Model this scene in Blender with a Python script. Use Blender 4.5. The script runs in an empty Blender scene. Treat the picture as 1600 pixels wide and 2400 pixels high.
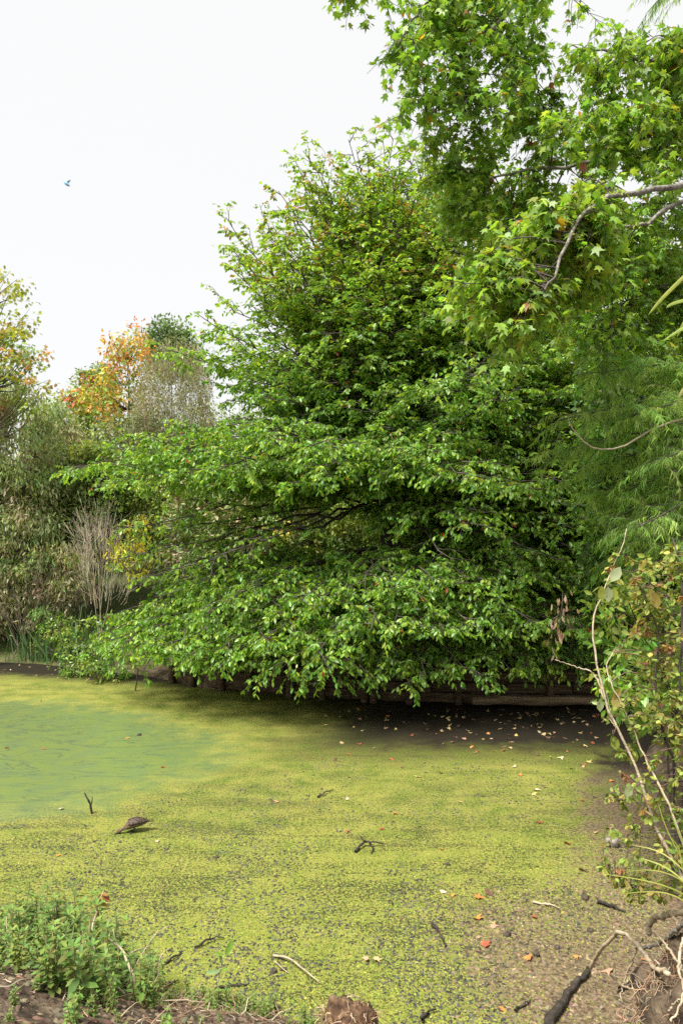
import bpy, math, random
import numpy as np
from mathutils import Vector, Matrix, Euler
R = np.random.default_rng(11)
random.seed(5)
SC = bpy.context.scene
COL = SC.collection
# ------------------------------------------------------------------ camera, world, sun, exposure
F = 1700.0                       # focal length in pixels of the 1600x2400 photograph
EYE = np.array([0.0, 0.0, 4.0])
PITCH = math.radians(1.0)
cam_d = bpy.data.cameras.new('camera'); cam = bpy.data.objects.new('camera', cam_d); COL.objects.link(cam)
cam.location = EYE; cam.rotation_euler = (math.pi/2 + PITCH, 0, 0)
cam_d.sensor_fit = 'VERTICAL'; cam_d.sensor_height = 36.0; cam_d.lens = 36.0*F/2400.0
cam_d.clip_end = 2000; cam_d.clip_start = 0.05
SC.camera = cam
SUN_EL, SUN_AZ = math.radians(60), math.radians(226)      # azimuth measured clockwise from +Y
world = bpy.data.worlds.new('World'); SC.world = world; world.use_nodes = True
wn = world.node_tree; wn.nodes.clear()
sky = wn.nodes.new('ShaderNodeTexSky'); sky.sky_type = 'NISHITA'; sky.sun_disc = False
sky.sun_elevation = SUN_EL; sky.sun_rotation = SUN_AZ
mixw = wn.nodes.new('ShaderNodeMix'); mixw.data_type = 'RGBA'
mixw.inputs['Factor'].default_value = 0.93               # thin bright overcast covers nearly all of the blue
mixw.inputs[7].default_value = (5.6, 5.58, 5.52, 1)
bg = wn.nodes.new('ShaderNodeBackground'); bg.inputs['Strength'].default_value = 0.10
wo = wn.nodes.new('ShaderNodeOutputWorld')
wn.links.new(sky.outputs[0], mixw.inputs[6]); wn.links.new(mixw.outputs[2], bg.inputs['Color']); wn.links.new(bg.outputs[0], wo.inputs[0])
sun_d = bpy.data.lights.new('sun', 'SUN'); sun_d.energy = 4.9; sun_d.angle = math.radians(20); sun_d.color = (1.0, 0.96, 0.88)
sun = bpy.data.objects.new('sun', sun_d); COL.objects.link(sun)
sv = Vector((math.sin(SUN_AZ)*math.cos(SUN_EL), math.cos(SUN_AZ)*math.cos(SUN_EL), math.sin(SUN_EL)))
sun.rotation_euler = sv.to_track_quat('Z', 'Y').to_euler(); sun.location = (0, 0, 40)
SC.view_settings.view_transform = 'Standard'; SC.view_settings.look = 'None'
SC.view_settings.gamma = 1.0; SC.view_settings.use_curve_mapping = False
SC.view_settings.exposure = 0.86
SC.render.engine = 'CYCLES'
SC.cycles.max_bounces = 12; SC.cycles.transmission_bounces = 8; SC.cycles.diffuse_bounces = 10; SC.cycles.glossy_bounces = 3; SC.cycles.use_denoising = False

# ------------------------------------------------------------------ helpers
cp, sp = math.cos(PITCH), math.sin(PITCH)
def ray(px, py):
    u = (px-800.0)/F; v = (1200.0-py)/F
    return np.array([u, cp - v*sp, sp + v*cp])
def P(px, py, Y):
    d = ray(px, py); return EYE + d*(Y/d[1])
def G(px, py, z=0.0):
    d = ray(px, py); return EYE + d*((z-EYE[2])/d[2])
def project(p):
    q = np.asarray(p) - EYE
    dep = q[..., 1]*cp + q[..., 2]*sp
    up = -q[..., 1]*sp + q[..., 2]*cp
    dep = np.where(dep < 0.05, 0.05, dep)
    return 800 + F*q[..., 0]/dep, 1200 - F*up/dep, dep
def unit(v):
    v = np.asarray(v, float); return v/np.maximum(np.linalg.norm(v, axis=-1, keepdims=True), 1e-9)
def inside(poly, x, y):
    n = len(poly); c = False; j = n-1
    for i in range(n):
        if (poly[i][1] > y) != (poly[j][1] > y) and x < (poly[j][0]-poly[i][0])*(y-poly[i][1])/(poly[j][1]-poly[i][1])+poly[i][0]: c = not c
        j = i
    return c
def smooth_poly(pts, n):
    pts = np.asarray(pts, float)
    if len(pts) < 3:
        t = np.linspace(0, 1, n)[:, None]; return pts[0]*(1-t)+pts[-1]*t
    P_ = np.vstack([2*pts[0]-pts[1], pts, 2*pts[-1]-pts[-2]])
    s = np.linspace(0, len(pts)-1-1e-6, n); out = np.empty((n, 3))
    for i, u in enumerate(s):
        k = int(u); t = u-k; a, b, c, d = P_[k], P_[k+1], P_[k+2], P_[k+3]
        out[i] = .5*((2*b)+(-a+c)*t+(2*a-5*b+4*c-d)*t*t+(-a+3*b-3*c+d)*t**3)
    return out

def raw_mesh(name, verts, faces_flat, sizes, cols=None, smooth=False):
    me = bpy.data.meshes.new(name)
    verts = np.ascontiguousarray(verts, np.float32); sizes = np.asarray(sizes, np.int32)
    me.vertices.add(len(verts)); me.vertices.foreach_set('co', verts.ravel())
    me.loops.add(len(faces_flat)); me.loops.foreach_set('vertex_index', np.asarray(faces_flat, np.int32))
    me.polygons.add(len(sizes))
    st = np.zeros(len(sizes), np.int32); st[1:] = np.cumsum(sizes)[:-1]
    me.polygons.foreach_set('loop_start', st)
    if smooth: me.polygons.foreach_set('use_smooth', np.ones(len(sizes), bool))
    me.update(calc_edges=True)
    if cols is not None:
        a = me.attributes.new('col', 'FLOAT_COLOR', 'POINT')
        c4 = np.ones((len(verts), 4), np.float32); c4[:, :3] = cols
        a.data.foreach_set('color', c4.ravel())
    return me
def link(name, me, mat=None, parent=None):
    o = bpy.data.objects.new(name, me); COL.objects.link(o)
    if me is not None and mat is not None and len(me.materials) == 0: me.materials.append(mat)
    if parent is not None:
        o.parent = parent
        o.matrix_parent_inverse = Matrix.Translation(-Vector(parent.location)) if parent.type == 'EMPTY' else Matrix()
    return o
def tag(o, label=None, cat=None, group=None, kind=None):
    if label: o['label'] = label
    if cat: o['category'] = cat
    if group: o['group'] = group
    if kind: o['kind'] = kind
    return o
def thing(name, loc, label, cat, group=None):
    o = bpy.data.objects.new(name, None); COL.objects.link(o); o.location = Vector(loc); o.empty_display_size = .2
    return tag(o, label, cat, group)

def tubes_mesh(name, tubes, cols=None, sides=5):
    """tubes: list of (pts n x 3, radii n); one mesh"""
    V, Fc, S, C = [], [], [], []; off = 0
    groups = {}
    for i, (p, r) in enumerate(tubes): groups.setdefault(len(p), []).append(i)
    for n, idx in groups.items():
        p = np.array([tubes[i][0] for i in idx]); r = np.array([tubes[i][1] for i in idx])
        t = np.gradient(p, axis=1); t = unit(t)
        ref = np.where(np.abs(t[:, :1, 2:3]) > .85, np.array([1., 0, 0]), np.array([0, 0, 1.])) * np.ones_like(t)
        a = unit(np.cross(t, ref)); b = np.cross(t, a)
        ang = np.arange(sides)*2*math.pi/sides
        ring = p[:, :, None, :] + r[:, :, None, None]*(a[:, :, None, :]*np.cos(ang)[:, None]+b[:, :, None, :]*np.sin(ang)[:, None])
        m = len(idx); V.append(ring.reshape(-1, 3))
        base = off + np.arange(m)[:, None, None]*(n*sides) + np.arange(n-1)[None, :, None]*sides
        k = np.arange(sides)[None, None, :]; k2 = (k+1) % sides
        q = np.stack([base+k, base+k2, base+sides+k2, base+sides+k], -1).reshape(-1, 4)
        Fc.append(q.ravel()); S.append(np.full(len(q), 4))
        tip = off + np.arange(m)[:, None]*(n*sides)+(n-1)*sides+np.arange(sides)[None]
        Fc.append(tip.ravel()); S.append(np.full(m, sides))
        if cols is not None: C.append(np.repeat(np.array([cols[i] for i in idx]), n*sides, axis=0))
        off += m*n*sides
    return raw_mesh(name, np.vstack(V), np.concatenate(Fc), np.concatenate(S), np.vstack(C) if cols is not None else None, smooth=True)

# leaf outlines: x across, y from stalk to tip, z up; (verts, faces)
def tpl_ellipse(w=.46, fold=.07, droop=.16):
    v = [(0, 0, 0), (-w*.42, .3, .0), (w*.42, .3, 0), (-w*.48, .64, 0), (w*.48, .64, 0), (0, 1, 0), (0, .3, -fold), (0, .64, -fold)]
    v = [(x, y, z-droop*y*y) for x, y, z in v]
    return np.array(v), [(0, 6, 1), (0, 2, 6), (1, 6, 7, 3), (6, 2, 4, 7), (3, 7, 5), (7, 4, 5)]
def tpl_star(curl=.12):
    pts = [(0, 0)]
    L = [(-112, .52), (-57, .85), (0, 1.0), (57, .85), (112, .52)]
    out = []
    for i, (a, l) in enumerate(L):
        a = math.radians(a); out.append((math.sin(a)*l*.62, .32+math.cos(a)*l*.66))
        if i < 4:
            b = math.radians((L[i][0]+L[i+1][0])/2); out.append((math.sin(b)*.25, .32+math.cos(b)*.25))
    v = [(0, .30, .0), (0, .0, -.02)] + [(x, y, -curl*((x*x)+(y-.32)**2)*1.4) for x, y in out]
    n = len(out); f = [(0, 1, 2)] + [(0, 2+i, 3+i) for i in range(n-1)] + [(0, 1+n, 1)]
    f = [tuple(reversed(q)) for q in f]
    return np.array(v), f
def tpl_diamond(w=.5, fold=.06):
    return np.array([(0, 0, 0), (-w/2, .45, 0), (0, 1, -.08), (w/2, .45, 0), (0, .45, -fold)]), [(0, 4, 1), (0, 3, 4), (1, 4, 2), (4, 3, 2)]
def tpl_strip(w=.06, droop=.35):
    v = []
    for y in (0, .4, .75, 1.0):
        ww = w*(1-.75*y*y)
        v += [(-ww/2, y, -droop*y*y), (ww/2, y, -droop*y*y)]
    return np.array(v), [(0, 1, 3, 2), (2, 3, 5, 4), (4, 5, 7, 6)]
ELL, STAR, DIA, STRIP = tpl_ellipse(), tpl_star(), tpl_diamond(), tpl_strip()
NEEDLE = tpl_strip(.10, .5); WIDE = tpl_ellipse(.62, .09, .2); NARROW = tpl_ellipse(.30, .05, .25); BLADE = tpl_strip(.05, .25)

class Leaves:
    def __init__(s): s.p, s.d, s.n, s.s, s.c = [], [], [], [], []
    def add(s, p, d, n, size, col):
        p = np.atleast_2d(p); k = len(p)
        s.p.append(p); s.d.append(np.broadcast_to(d, (k, 3))); s.n.append(np.broadcast_to(n, (k, 3)))
        s.s.append(np.broadcast_to(size, (k,))); s.c.append(np.broadcast_to(col, (k, 3)))
    def arrays(s):
        p, d, n, sz, c = np.vstack(s.p), np.vstack(s.d), np.vstack(s.n), np.concatenate(s.s), np.vstack(s.c)
        y = unit(d); x = unit(np.cross(y, n)); z = np.cross(x, y)
        return p, np.stack([x, y, z], -1), sz, c        # columns x, y, z
def leaf_mesh(name, tpl, p, M, sz, c):
    tv, tf = tpl; k = len(p); nv = len(tv)
    v = np.einsum('kij,vj->kvi', M, tv)*sz[:, None, None] + p[:, None, :]
    ff = np.concatenate([np.array(f) for f in tf]); fs = np.array([len(f) for f in tf])
    allf = (ff[None, :] + (np.arange(k)*nv)[:, None]).ravel()
    return raw_mesh(name, v.reshape(-1, 3), allf, np.tile(fs, k), np.repeat(c, nv, axis=0))
def leaf_objects(lv, tpl, mat, parent, singles=0, stuff_name='foliage', piece='leaf', frame=(0, 0, 1600, 2400), cell=22):
    """the leaves that show largest become parts of their own, the rest one mass"""
    p, M, sz, c = lv.arrays()
    keep = np.zeros(len(p), bool)
    if singles:
        mid = p + M[:, :, 1]*sz[:, None]*.5
        x, y, dep = project(mid)
        area = sz*F/dep*(.25+np.abs(np.einsum('ki,ki->k', M[:, :, 2], unit(mid-EYE))))
        ok = (x > frame[0]) & (x < frame[2]) & (y > frame[1]) & (y < frame[3])
        best = {}
        for i in np.nonzero(ok)[0]:
            k = (int(x[i]//cell), int(y[i]//cell))
            if k not in best or dep[i] < dep[best[k]]: best[k] = i
        idx = sorted(best.values(), key=lambda i: -area[i])[:singles]
        keep[idx] = True
        protos = []
        for q in range(min(14, len(idx))):
            cc = c[idx[q*len(idx)//14]]
            protos.append((cc, raw_mesh(piece, tpl[0], np.concatenate([np.array(f) for f in tpl[1]]), [len(f) for f in tpl[1]], np.tile(cc, (len(tpl[0]), 1)))))
            protos[-1][1].materials.append(mat)
        pc = np.array([a for a, _ in protos])
        inv = Matrix.Translation(-Vector(parent.location))
        for i in idx:
            me = protos[int(np.argmin(((pc-c[i])**2).sum(1)))][1]
            o = bpy.data.objects.new(piece, me); COL.objects.link(o); o.parent = parent; o.matrix_parent_inverse = inv
            m = np.eye(4); m[:3, :3] = M[i]*sz[i]; m[:3, 3] = p[i]
            o.matrix_basis = Matrix(m.tolist())
    r = ~keep
    o = link(stuff_name, leaf_mesh(stuff_name, tpl, p[r], M[r], sz[r], c[r]), mat, parent)
    o['kind'] = 'stuff'
    return o

def vary(cols, k, jit=.18):
    cols = np.atleast_2d(np.array(cols)); c = cols[R.integers(0, len(cols), k)]
    b = np.exp(R.normal(0, jit, (k, 1))); h = np.exp(R.normal(0, jit*.4, (k, 3)))
    return np.clip(c*b*h, .002, .95)

# ------------------------------------------------------------------ materials
def mat_new(name):
    m = bpy.data.materials.new(name); m.use_nodes = True; nt = m.node_tree
    return m, nt, nt.nodes['Principled BSDF'], nt.nodes['Material Output']
def leaf_mat(name, rough=.42, trans=.32, spec=.5, gain=(1.25, 1.3, .55)):
    m, nt, b, out = mat_new(name)
    a = nt.nodes.new('ShaderNodeAttribute'); a.attribute_name = 'col'
    tc = nt.nodes.new('ShaderNodeTexCoord'); no = nt.nodes.new('ShaderNodeTexNoise'); no.inputs['Scale'].default_value = 28; no.inputs['Detail'].default_value = 2
    geo = nt.nodes.new('ShaderNodeNewGeometry')
    nt.links.new(geo.outputs['Position'], no.inputs['Vector'])
    mr = nt.nodes.new('ShaderNodeMapRange'); mr.inputs['To Min'].default_value = .72; mr.inputs['To Max'].default_value = 1.28
    nt.links.new(no.outputs['Fac'], mr.inputs['Value'])
    vm = nt.nodes.new('ShaderNodeVectorMath'); vm.operation = 'SCALE'
    nt.links.new(a.outputs['Color'], vm.inputs[0]); nt.links.new(mr.outputs[0], vm.inputs['Scale'])
    nt.links.new(vm.outputs[0], b.inputs['Base Color'])
    b.inputs['Roughness'].default_value = rough; b.inputs['Specular IOR Level'].default_value = spec
    tr = nt.nodes.new('ShaderNodeBsdfTranslucent')
    g = nt.nodes.new('ShaderNodeVectorMath'); g.operation = 'MULTIPLY'; g.inputs[1].default_value = gain
    nt.links.new(vm.outputs[0], g.inputs[0]); nt.links.new(g.outputs[0], tr.inputs['Color'])
    mx = nt.nodes.new('ShaderNodeMixShader'); mx.inputs[0].default_value = trans
    nt.links.new(b.outputs[0], mx.inputs[1]); nt.links.new(tr.outputs[0], mx.inputs[2]); nt.links.new(mx.outputs[0], out.inputs[0])
    return m
def noise_mat(name, stops, scale=8, detail=8, rough=.85, bump=.4, bscale=None, stretch=(1, 1, 1), coord='Object', bdist=.02, spec=.3, dist=0.0):
    m, nt, b, out = mat_new(name)
    tc = nt.nodes.new('ShaderNodeTexCoord'); mp = nt.nodes.new('ShaderNodeMapping'); mp.inputs['Scale'].default_value = stretch
    nt.links.new(tc.outputs[coord], mp.inputs[0])
    no = nt.nodes.new('ShaderNodeTexNoise'); no.inputs['Scale'].default_value = scale; no.inputs['Detail'].default_value = detail; no.inputs['Distortion'].default_value = dist
    nt.links.new(mp.outputs[0], no.inputs['Vector'])
    cr = nt.nodes.new('ShaderNodeValToRGB'); el = cr.color_ramp.elements
    while len(el) < len(stops): el.new(.5)
    for e, (pos, c) in zip(el, stops): e.position = pos; e.color = (*c, 1)
    nt.links.new(no.outputs['Fac'], cr.inputs[0]); nt.links.new(cr.outputs[0], b.inputs['Base Color'])
    n2 = nt.nodes.new('ShaderNodeTexNoise'); n2.inputs['Scale'].default_value = bscale or scale*3; n2.inputs['Detail'].default_value = 6
    nt.links.new(mp.outputs[0], n2.inputs['Vector'])
    bp = nt.nodes.new('ShaderNodeBump'); bp.inputs['Strength'].default_value = bump; bp.inputs['Distance'].default_value = bdist
    nt.links.new(n2.outputs['Fac'], bp.inputs['Height']); nt.links.new(bp.outputs[0], b.inputs['Normal'])
    b.inputs['Roughness'].default_value = rough; b.inputs['Specular IOR Level'].default_value = spec
    return m
def attr_mat(name, rough=.8, spec=.25):
    m, nt, b, out = mat_new(name)
    a = nt.nodes.new('ShaderNodeAttribute'); a.attribute_name = 'col'
    nt.links.new(a.outputs['Color'], b.inputs['Base Color']); b.inputs['Roughness'].default_value = rough; b.inputs['Specular IOR Level'].default_value = spec
    return m
M_LEAF = leaf_mat('glossy_leaf', .38, .45, .5, (1.5, 1.42, .6))
M_GUM = leaf_mat('gum_leaf', .45, .45, .5, (1.45, 1.4, .6))
M_SOFT = leaf_mat('soft_leaf', .6, .35, .3)
M_NEEDLE = leaf_mat('needle', .55, .5, .35, (1.4, 1.35, .7))
M_DEAD = leaf_mat('dead_leaf', .7, .2, .25, (1.1, 1.0, .8))
M_BARK = noise_mat('bark', [(.3, (.03, .025, .02)), (.55, (.085, .07, .055)), (.75, (.16, .145, .12))], 9, 8, .9, .8, 22, (1, 1, .35))
M_GREYBARK = noise_mat('lichen_bark', [(.3, (.07, .06, .05)), (.5, (.19, .17, .14)), (.7, (.34, .33, .28))], 14, 8, .9, .7, 30)
M_STRAW = noise_mat('pale_stem', [(.3, (.26, .20, .13)), (.6, (.46, .38, .26)), (.8, (.56, .49, .36))], 20, 5, .7, .3)
M_DARKWOOD = noise_mat('wet_wood', [(.3, (.018, .015, .012)), (.6, (.05, .04, .032)), (.8, (.10, .085, .07))], 16, 8, .75, .8)
M_TIMBER = noise_mat('old_timber', [(.28, (.035, .024, .016)), (.5, (.10, .066, .04)), (.72, (.20, .135, .085))], 5, 8, .85, .6, 18, (.35, 3, 5))
M_TWIG = attr_mat('twig')

# ------------------------------------------------------------------ terrain
FAR_X = [-60, -14, -9, -6.6, -5.2, -3.4, -1, 1, 4, 6, 9, 60]
FAR_Y = [26, 21.9, 21.0, 20.0, 19.3, 17.9, 17.0, 16.5, 16.3, 16.2, 16.2, 18]
NEAR_X = [-60, -4, -2, -1.5, -.7, 0, .4, 1.5, 3, 60]
NEAR_Y = [9, 7.3, 6.65, 6.3, 6.1, 5.75, 5.35, 5.0, 4.8, 4.5]
def far_y(x): return np.interp(x, FAR_X, FAR_Y)
def near_y(x): return np.interp(x, NEAR_X, NEAR_Y)
def wob(x, y):
    return (np.sin(x*1.7+y*.9)+np.sin(x*.63-y*1.31+1.3)+.6*np.sin(x*3.1+1.7*y+.4)+.5*np.sin(-2.3*x+4.1*y))/3.1
def height(x, y):
    w = wob(x, y)
    df = y - far_y(x) + .1*w
    wall = np.clip((x+4.6)/1.2, 0, 1)
    steep = np.clip(df/.12, 0, 1)*.78 + np.clip(df-.1, 0, 2)*.12
    soft = np.clip(df, 0, 5)*.22 + np.clip(df-1.2, 0, .8)*.45
    hf = np.where(df > 0, wall*steep+(1-wall)*soft + np.clip(df-3, 0, 60)*.14, -1)
    dn = near_y(x) + .12*w - y
    hn = np.where(dn > 0, np.clip(dn*.55+.06*w*np.clip(dn, 0, 1), 0, 2.3), -1)
    dr = x - (.385*y+.55) + .18*w
    hr = np.where(dr > 0, np.clip(dr*.42, 0, 1.3), -1)
    h = np.maximum(np.maximum(hf, hn), hr)
    edge = np.maximum(np.maximum(df, dn), dr)
    return np.where(h > -.5, h + .02, np.clip(edge*.35, -.5, 0)-.004) + np.where(h > .05, .035*w, 0)
def hz(x, y): return float(height(np.array([x]), np.array([y]))[0])
xs = np.concatenate([np.linspace(-250, -20, 14)[:-1], np.linspace(-20, -5, 50)[:-1], np.linspace(-5, 8, 170)[:-1], np.linspace(8, 20, 30)[:-1], np.linspace(20, 250, 14)])
ys = np.concatenate([np.linspace(-30, 2, 8)[:-1], np.linspace(2, 8, 110)[:-1], np.linspace(8, 15.8, 60)[:-1], np.linspace(15.8, 22, 90)[:-1], np.linspace(22, 45, 30)[:-1], np.linspace(45, 400, 16)])
X, Y = np.meshgrid(xs, ys); Z = height(X, Y) + .0
nx, ny = len(xs), len(ys)
q = (np.arange(ny-1)[:, None]*nx+np.arange(nx-1)[None]).ravel()
quads = np.stack([q, q+1, q+nx+1, q+nx], -1)
M_SOIL = noise_mat('soil', [(.3, (.03, .02, .013)), (.46, (.075, .052, .034)), (.6, (.13, .095, .062)), (.78, (.19, .15, .095))], 6, 12, .95, 1.0, 24, bdist=.04)
ter = link('terrain', raw_mesh('terrain', np.stack([X, Y, Z], -1).reshape(-1, 3), quads.ravel(), np.full(len(quads), 4), smooth=True), M_SOIL)
tag(ter, kind='structure')
nt = M_SOIL.node_tree; bs = nt.nodes['Principled BSDF']; lk = bs.inputs['Base Color'].links[0].from_socket
ge = nt.nodes.new('ShaderNodeNewGeometry'); se = nt.nodes.new('ShaderNodeSeparateXYZ'); nt.links.new(ge.outputs['Position'], se.inputs[0])
no2 = nt.nodes.new('ShaderNodeTexNoise'); no2.inputs['Scale'].default_value = 1.5; no2.inputs['Detail'].default_value = 8; nt.links.new(ge.outputs['Position'], no2.inputs['Vector'])
ma = nt.nodes.new('ShaderNodeMath'); ma.operation = 'MULTIPLY_ADD'; ma.inputs[1].default_value = 9.; nt.links.new(no2.outputs['Fac'], ma.inputs[0]); nt.links.new(se.outputs['Y'], ma.inputs[2])
mr2 = nt.nodes.new('ShaderNodeMapRange'); mr2.inputs['From Min'].default_value = 23.5; mr2.inputs['From Max'].default_value = 27; nt.links.new(ma.outputs[0], mr2.inputs['Value'])
mx2 = nt.nodes.new('ShaderNodeMix'); mx2.data_type = 'RGBA'; nt.links.new(mr2.outputs[0], mx2.inputs[0]); nt.links.new(lk, mx2.inputs[6]); mx2.inputs[7].default_value = (.10, .125, .035, 1)
nt.links.new(mx2.outputs[2], bs.inputs['Base Color'])

# ------------------------------------------------------------------ pond
def pond_material():
    m, nt, b, out = mat_new('duckweed_pond'); N = nt.nodes.new; L = nt.links.new
    geo = N('ShaderNodeNewGeometry'); sep = N('ShaderNodeSeparateXYZ'); L(geo.outputs['Position'], sep.inputs[0])
    def noise(scale, detail=6, dist=0, vec=None, rough=.55):
        n = N('ShaderNodeTexNoise'); n.inputs['Scale'].default_value = scale; n.inputs['Detail'].default_value = detail; n.inputs['Distortion'].default_value = dist; n.inputs['Roughness'].default_value = rough
        L(vec or geo.outputs['Position'], n.inputs['Vector']); return n.outputs['Fac']
    def math_(op, a, b_=None, c=None):
        n = N('ShaderNodeMath'); n.operation = op
        for i, v in enumerate((a, b_, c)):
            if v is None: continue
            if isinstance(v, (int, float)): n.inputs[i].default_value = v
            else: L(v, n.inputs[i])
        return n.outputs[0]
    def rng(v, a, b_, lo=0., hi=1., smooth=True):
        n = N('ShaderNodeMapRange'); n.interpolation_type = 'SMOOTHSTEP' if smooth else 'LINEAR'
        n.inputs['From Min'].default_value = a; n.inputs['From Max'].default_value = b_; n.inputs['To Min'].default_value = lo; n.inputs['To Max'].default_value = hi
        L(v, n.inputs['Value']); return n.outputs[0]
    def mix(f, a, b_):
        n = N('ShaderNodeMix'); n.data_type = 'RGBA'
        if isinstance(f, (int, float)): n.inputs[0].default_value = f
        else: L(f, n.inputs[0])
        for i, v in ((6, a), (7, b_)):
            if isinstance(v, tuple): n.inputs[i].default_value = (*v, 1)
            else: L(v, n.inputs[i])
        return n.outputs[2]
    x, y = sep.outputs['X'], sep.outputs['Y']
    n_big = noise(.55, 5, .6); n_mid = noise(2.6, 6, .4); n_fine = noise(26, 5); n_spk = noise(62, 3)
    # open water: left side, a rounded lobe (x < about -1.6, 9.5 < y < 15)
    dx = math_('MULTIPLY', math_('ADD', x, 7.2), .215); dy = math_('MULTIPLY', math_('ADD', math_('SUBTRACT', y, 12.2), math_('MULTIPLY', x, .12)), .335)
    rr = math_('SQRT', math_('ADD', math_('MULTIPLY', dx, dx), math_('MULTIPLY', dy, dy)))
    lobe = math_('ADD', rr, math_('MULTIPLY', math_('SUBTRACT', n_big, .5), .5))
    lobe = math_('ADD', lobe, math_('MULTIPLY', math_('SUBTRACT', n_mid, .5), .42))
    open_ = rng(lobe, .86, 1.24, 1., 0.)
    # bare mud: right bank, far right under the trees (tree shade painted in), far left shore
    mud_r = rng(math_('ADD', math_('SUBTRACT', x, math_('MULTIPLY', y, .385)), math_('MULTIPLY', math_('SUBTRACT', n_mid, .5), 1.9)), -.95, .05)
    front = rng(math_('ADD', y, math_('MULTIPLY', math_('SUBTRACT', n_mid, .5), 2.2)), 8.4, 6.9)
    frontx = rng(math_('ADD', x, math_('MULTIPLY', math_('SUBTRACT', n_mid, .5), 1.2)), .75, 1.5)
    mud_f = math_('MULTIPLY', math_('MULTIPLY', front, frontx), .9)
    far_mud_shade = math_('MULTIPLY', rng(math_('ADD', y, math_('MULTIPLY', math_('SUBTRACT', n_mid, .5), 1.6)), 11.8, 13.7), rng(math_('ADD', x, math_('MULTIPLY', math_('SUBTRACT', n_big, .5), 3.)), -2.8, 1.6))  # mud at the right, spread left to paint the shade under the tree
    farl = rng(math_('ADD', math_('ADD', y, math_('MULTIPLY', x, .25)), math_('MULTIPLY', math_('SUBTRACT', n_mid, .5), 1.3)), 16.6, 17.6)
    mud = math_('MAXIMUM', math_('MAXIMUM', mud_r, mud_f), math_('MAXIMUM', far_mud_shade, farl))
    # weed colours
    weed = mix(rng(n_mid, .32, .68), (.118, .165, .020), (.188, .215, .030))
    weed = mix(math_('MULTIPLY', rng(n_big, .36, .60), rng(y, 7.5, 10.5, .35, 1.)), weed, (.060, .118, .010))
    weed = mix(math_('MULTIPLY', rng(n_fine, .5, .72), .55), weed, (.215, .22, .042))
    weed = mix(rng(math_('ADD', n_spk, math_('MULTIPLY', n_mid, .35)), .60, .72), weed, (.26, .25, .06))
    # dark wet crumbs showing between the fronds
    spk = math_('ADD', math_('MULTIPLY', n_fine, .55), math_('MULTIPLY', noise(48, 4), .45))
    rot = N('ShaderNodeMapping'); rot.inputs['Rotation'].default_value = (0, 0, math.radians(-24)); rot.inputs['Scale'].default_value = (.45, 1.9, 1); L(geo.outputs['Position'], rot.inputs[0])
    bd = N('ShaderNodeVectorMath'); bd.operation = 'DISTANCE'; bd.inputs[1].default_value = (-1.45, 6.75, 0); L(geo.outputs['Position'], bd.inputs[0])
    wet = math_('MULTIPLY', rng(math_('ADD', bd.outputs['Value'], math_('MULTIPLY', n_mid, .7)), .75, 1.25, 1., 0.), .10)
    patch = math_('ADD', math_('MULTIPLY', noise(1.5, 5, .8, rot.outputs[0]), .40), math_('SUBTRACT', math_('MULTIPLY', noise(7, 4, .3), .10), math_('ADD', wet, .052)))
    dark = rng(math_('SUBTRACT', spk, patch), .245, .315, 1., 0.)
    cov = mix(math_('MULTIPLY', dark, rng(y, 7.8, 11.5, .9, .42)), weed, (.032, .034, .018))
    water = mix(rng(n_mid, .35, .6), (.122, .170, .066), (.140, .184, .055))
    wv = N('ShaderNodeVectorMath'); wv.operation = 'MULTIPLY'; wv.inputs[1].default_value = (.35, 1.3, 1); L(geo.outputs['Position'], wv.inputs[0])
    streak = noise(1.6, 5, 1.8, wv.outputs[0])
    water = mix(math_('MULTIPLY', rng(math_('ABSOLUTE', math_('SUBTRACT', streak, .5)), .0, .03, 1., 0.), .75), water, (.075, .11, .062))
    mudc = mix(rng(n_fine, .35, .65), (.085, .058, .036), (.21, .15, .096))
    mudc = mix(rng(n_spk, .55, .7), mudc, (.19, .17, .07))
    mudc = mix(rng(y, 11.0, 12.4), mudc, (.020, .016, .010))  # near-black far mud: shade of the branches painted into the mud colour
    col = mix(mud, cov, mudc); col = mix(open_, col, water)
    L(col, b.inputs['Base Color'])
    L(mix(open_, (.72, .72, .72), (.16, .16, .16)), b.inputs['Roughness'])
    L(rng(open_, 0, 1, .16, .45, False), b.inputs['Specular IOR Level'])
    bh = math_('ADD', math_('MULTIPLY', spk, 1.), math_('MULTIPLY', n_spk, .6))
    bp = N('ShaderNodeBump'); bp.inputs['Distance'].default_value = .03
    L(rng(open_, 0, 1, .85, .03, False), bp.inputs['Strength']); L(bh, bp.inputs['Height']); L(bp.outputs[0], b.inputs['Normal'])
    return m
px_, py_ = np.meshgrid(np.linspace(-40, 30, 60), np.linspace(3.5, 30, 60))
q = (np.arange(59)[:, None]*60+np.arange(59)[None]).ravel()
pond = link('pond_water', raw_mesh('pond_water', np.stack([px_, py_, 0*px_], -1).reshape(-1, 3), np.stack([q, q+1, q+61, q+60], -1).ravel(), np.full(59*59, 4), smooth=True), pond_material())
tag(pond, kind='structure')

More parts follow.
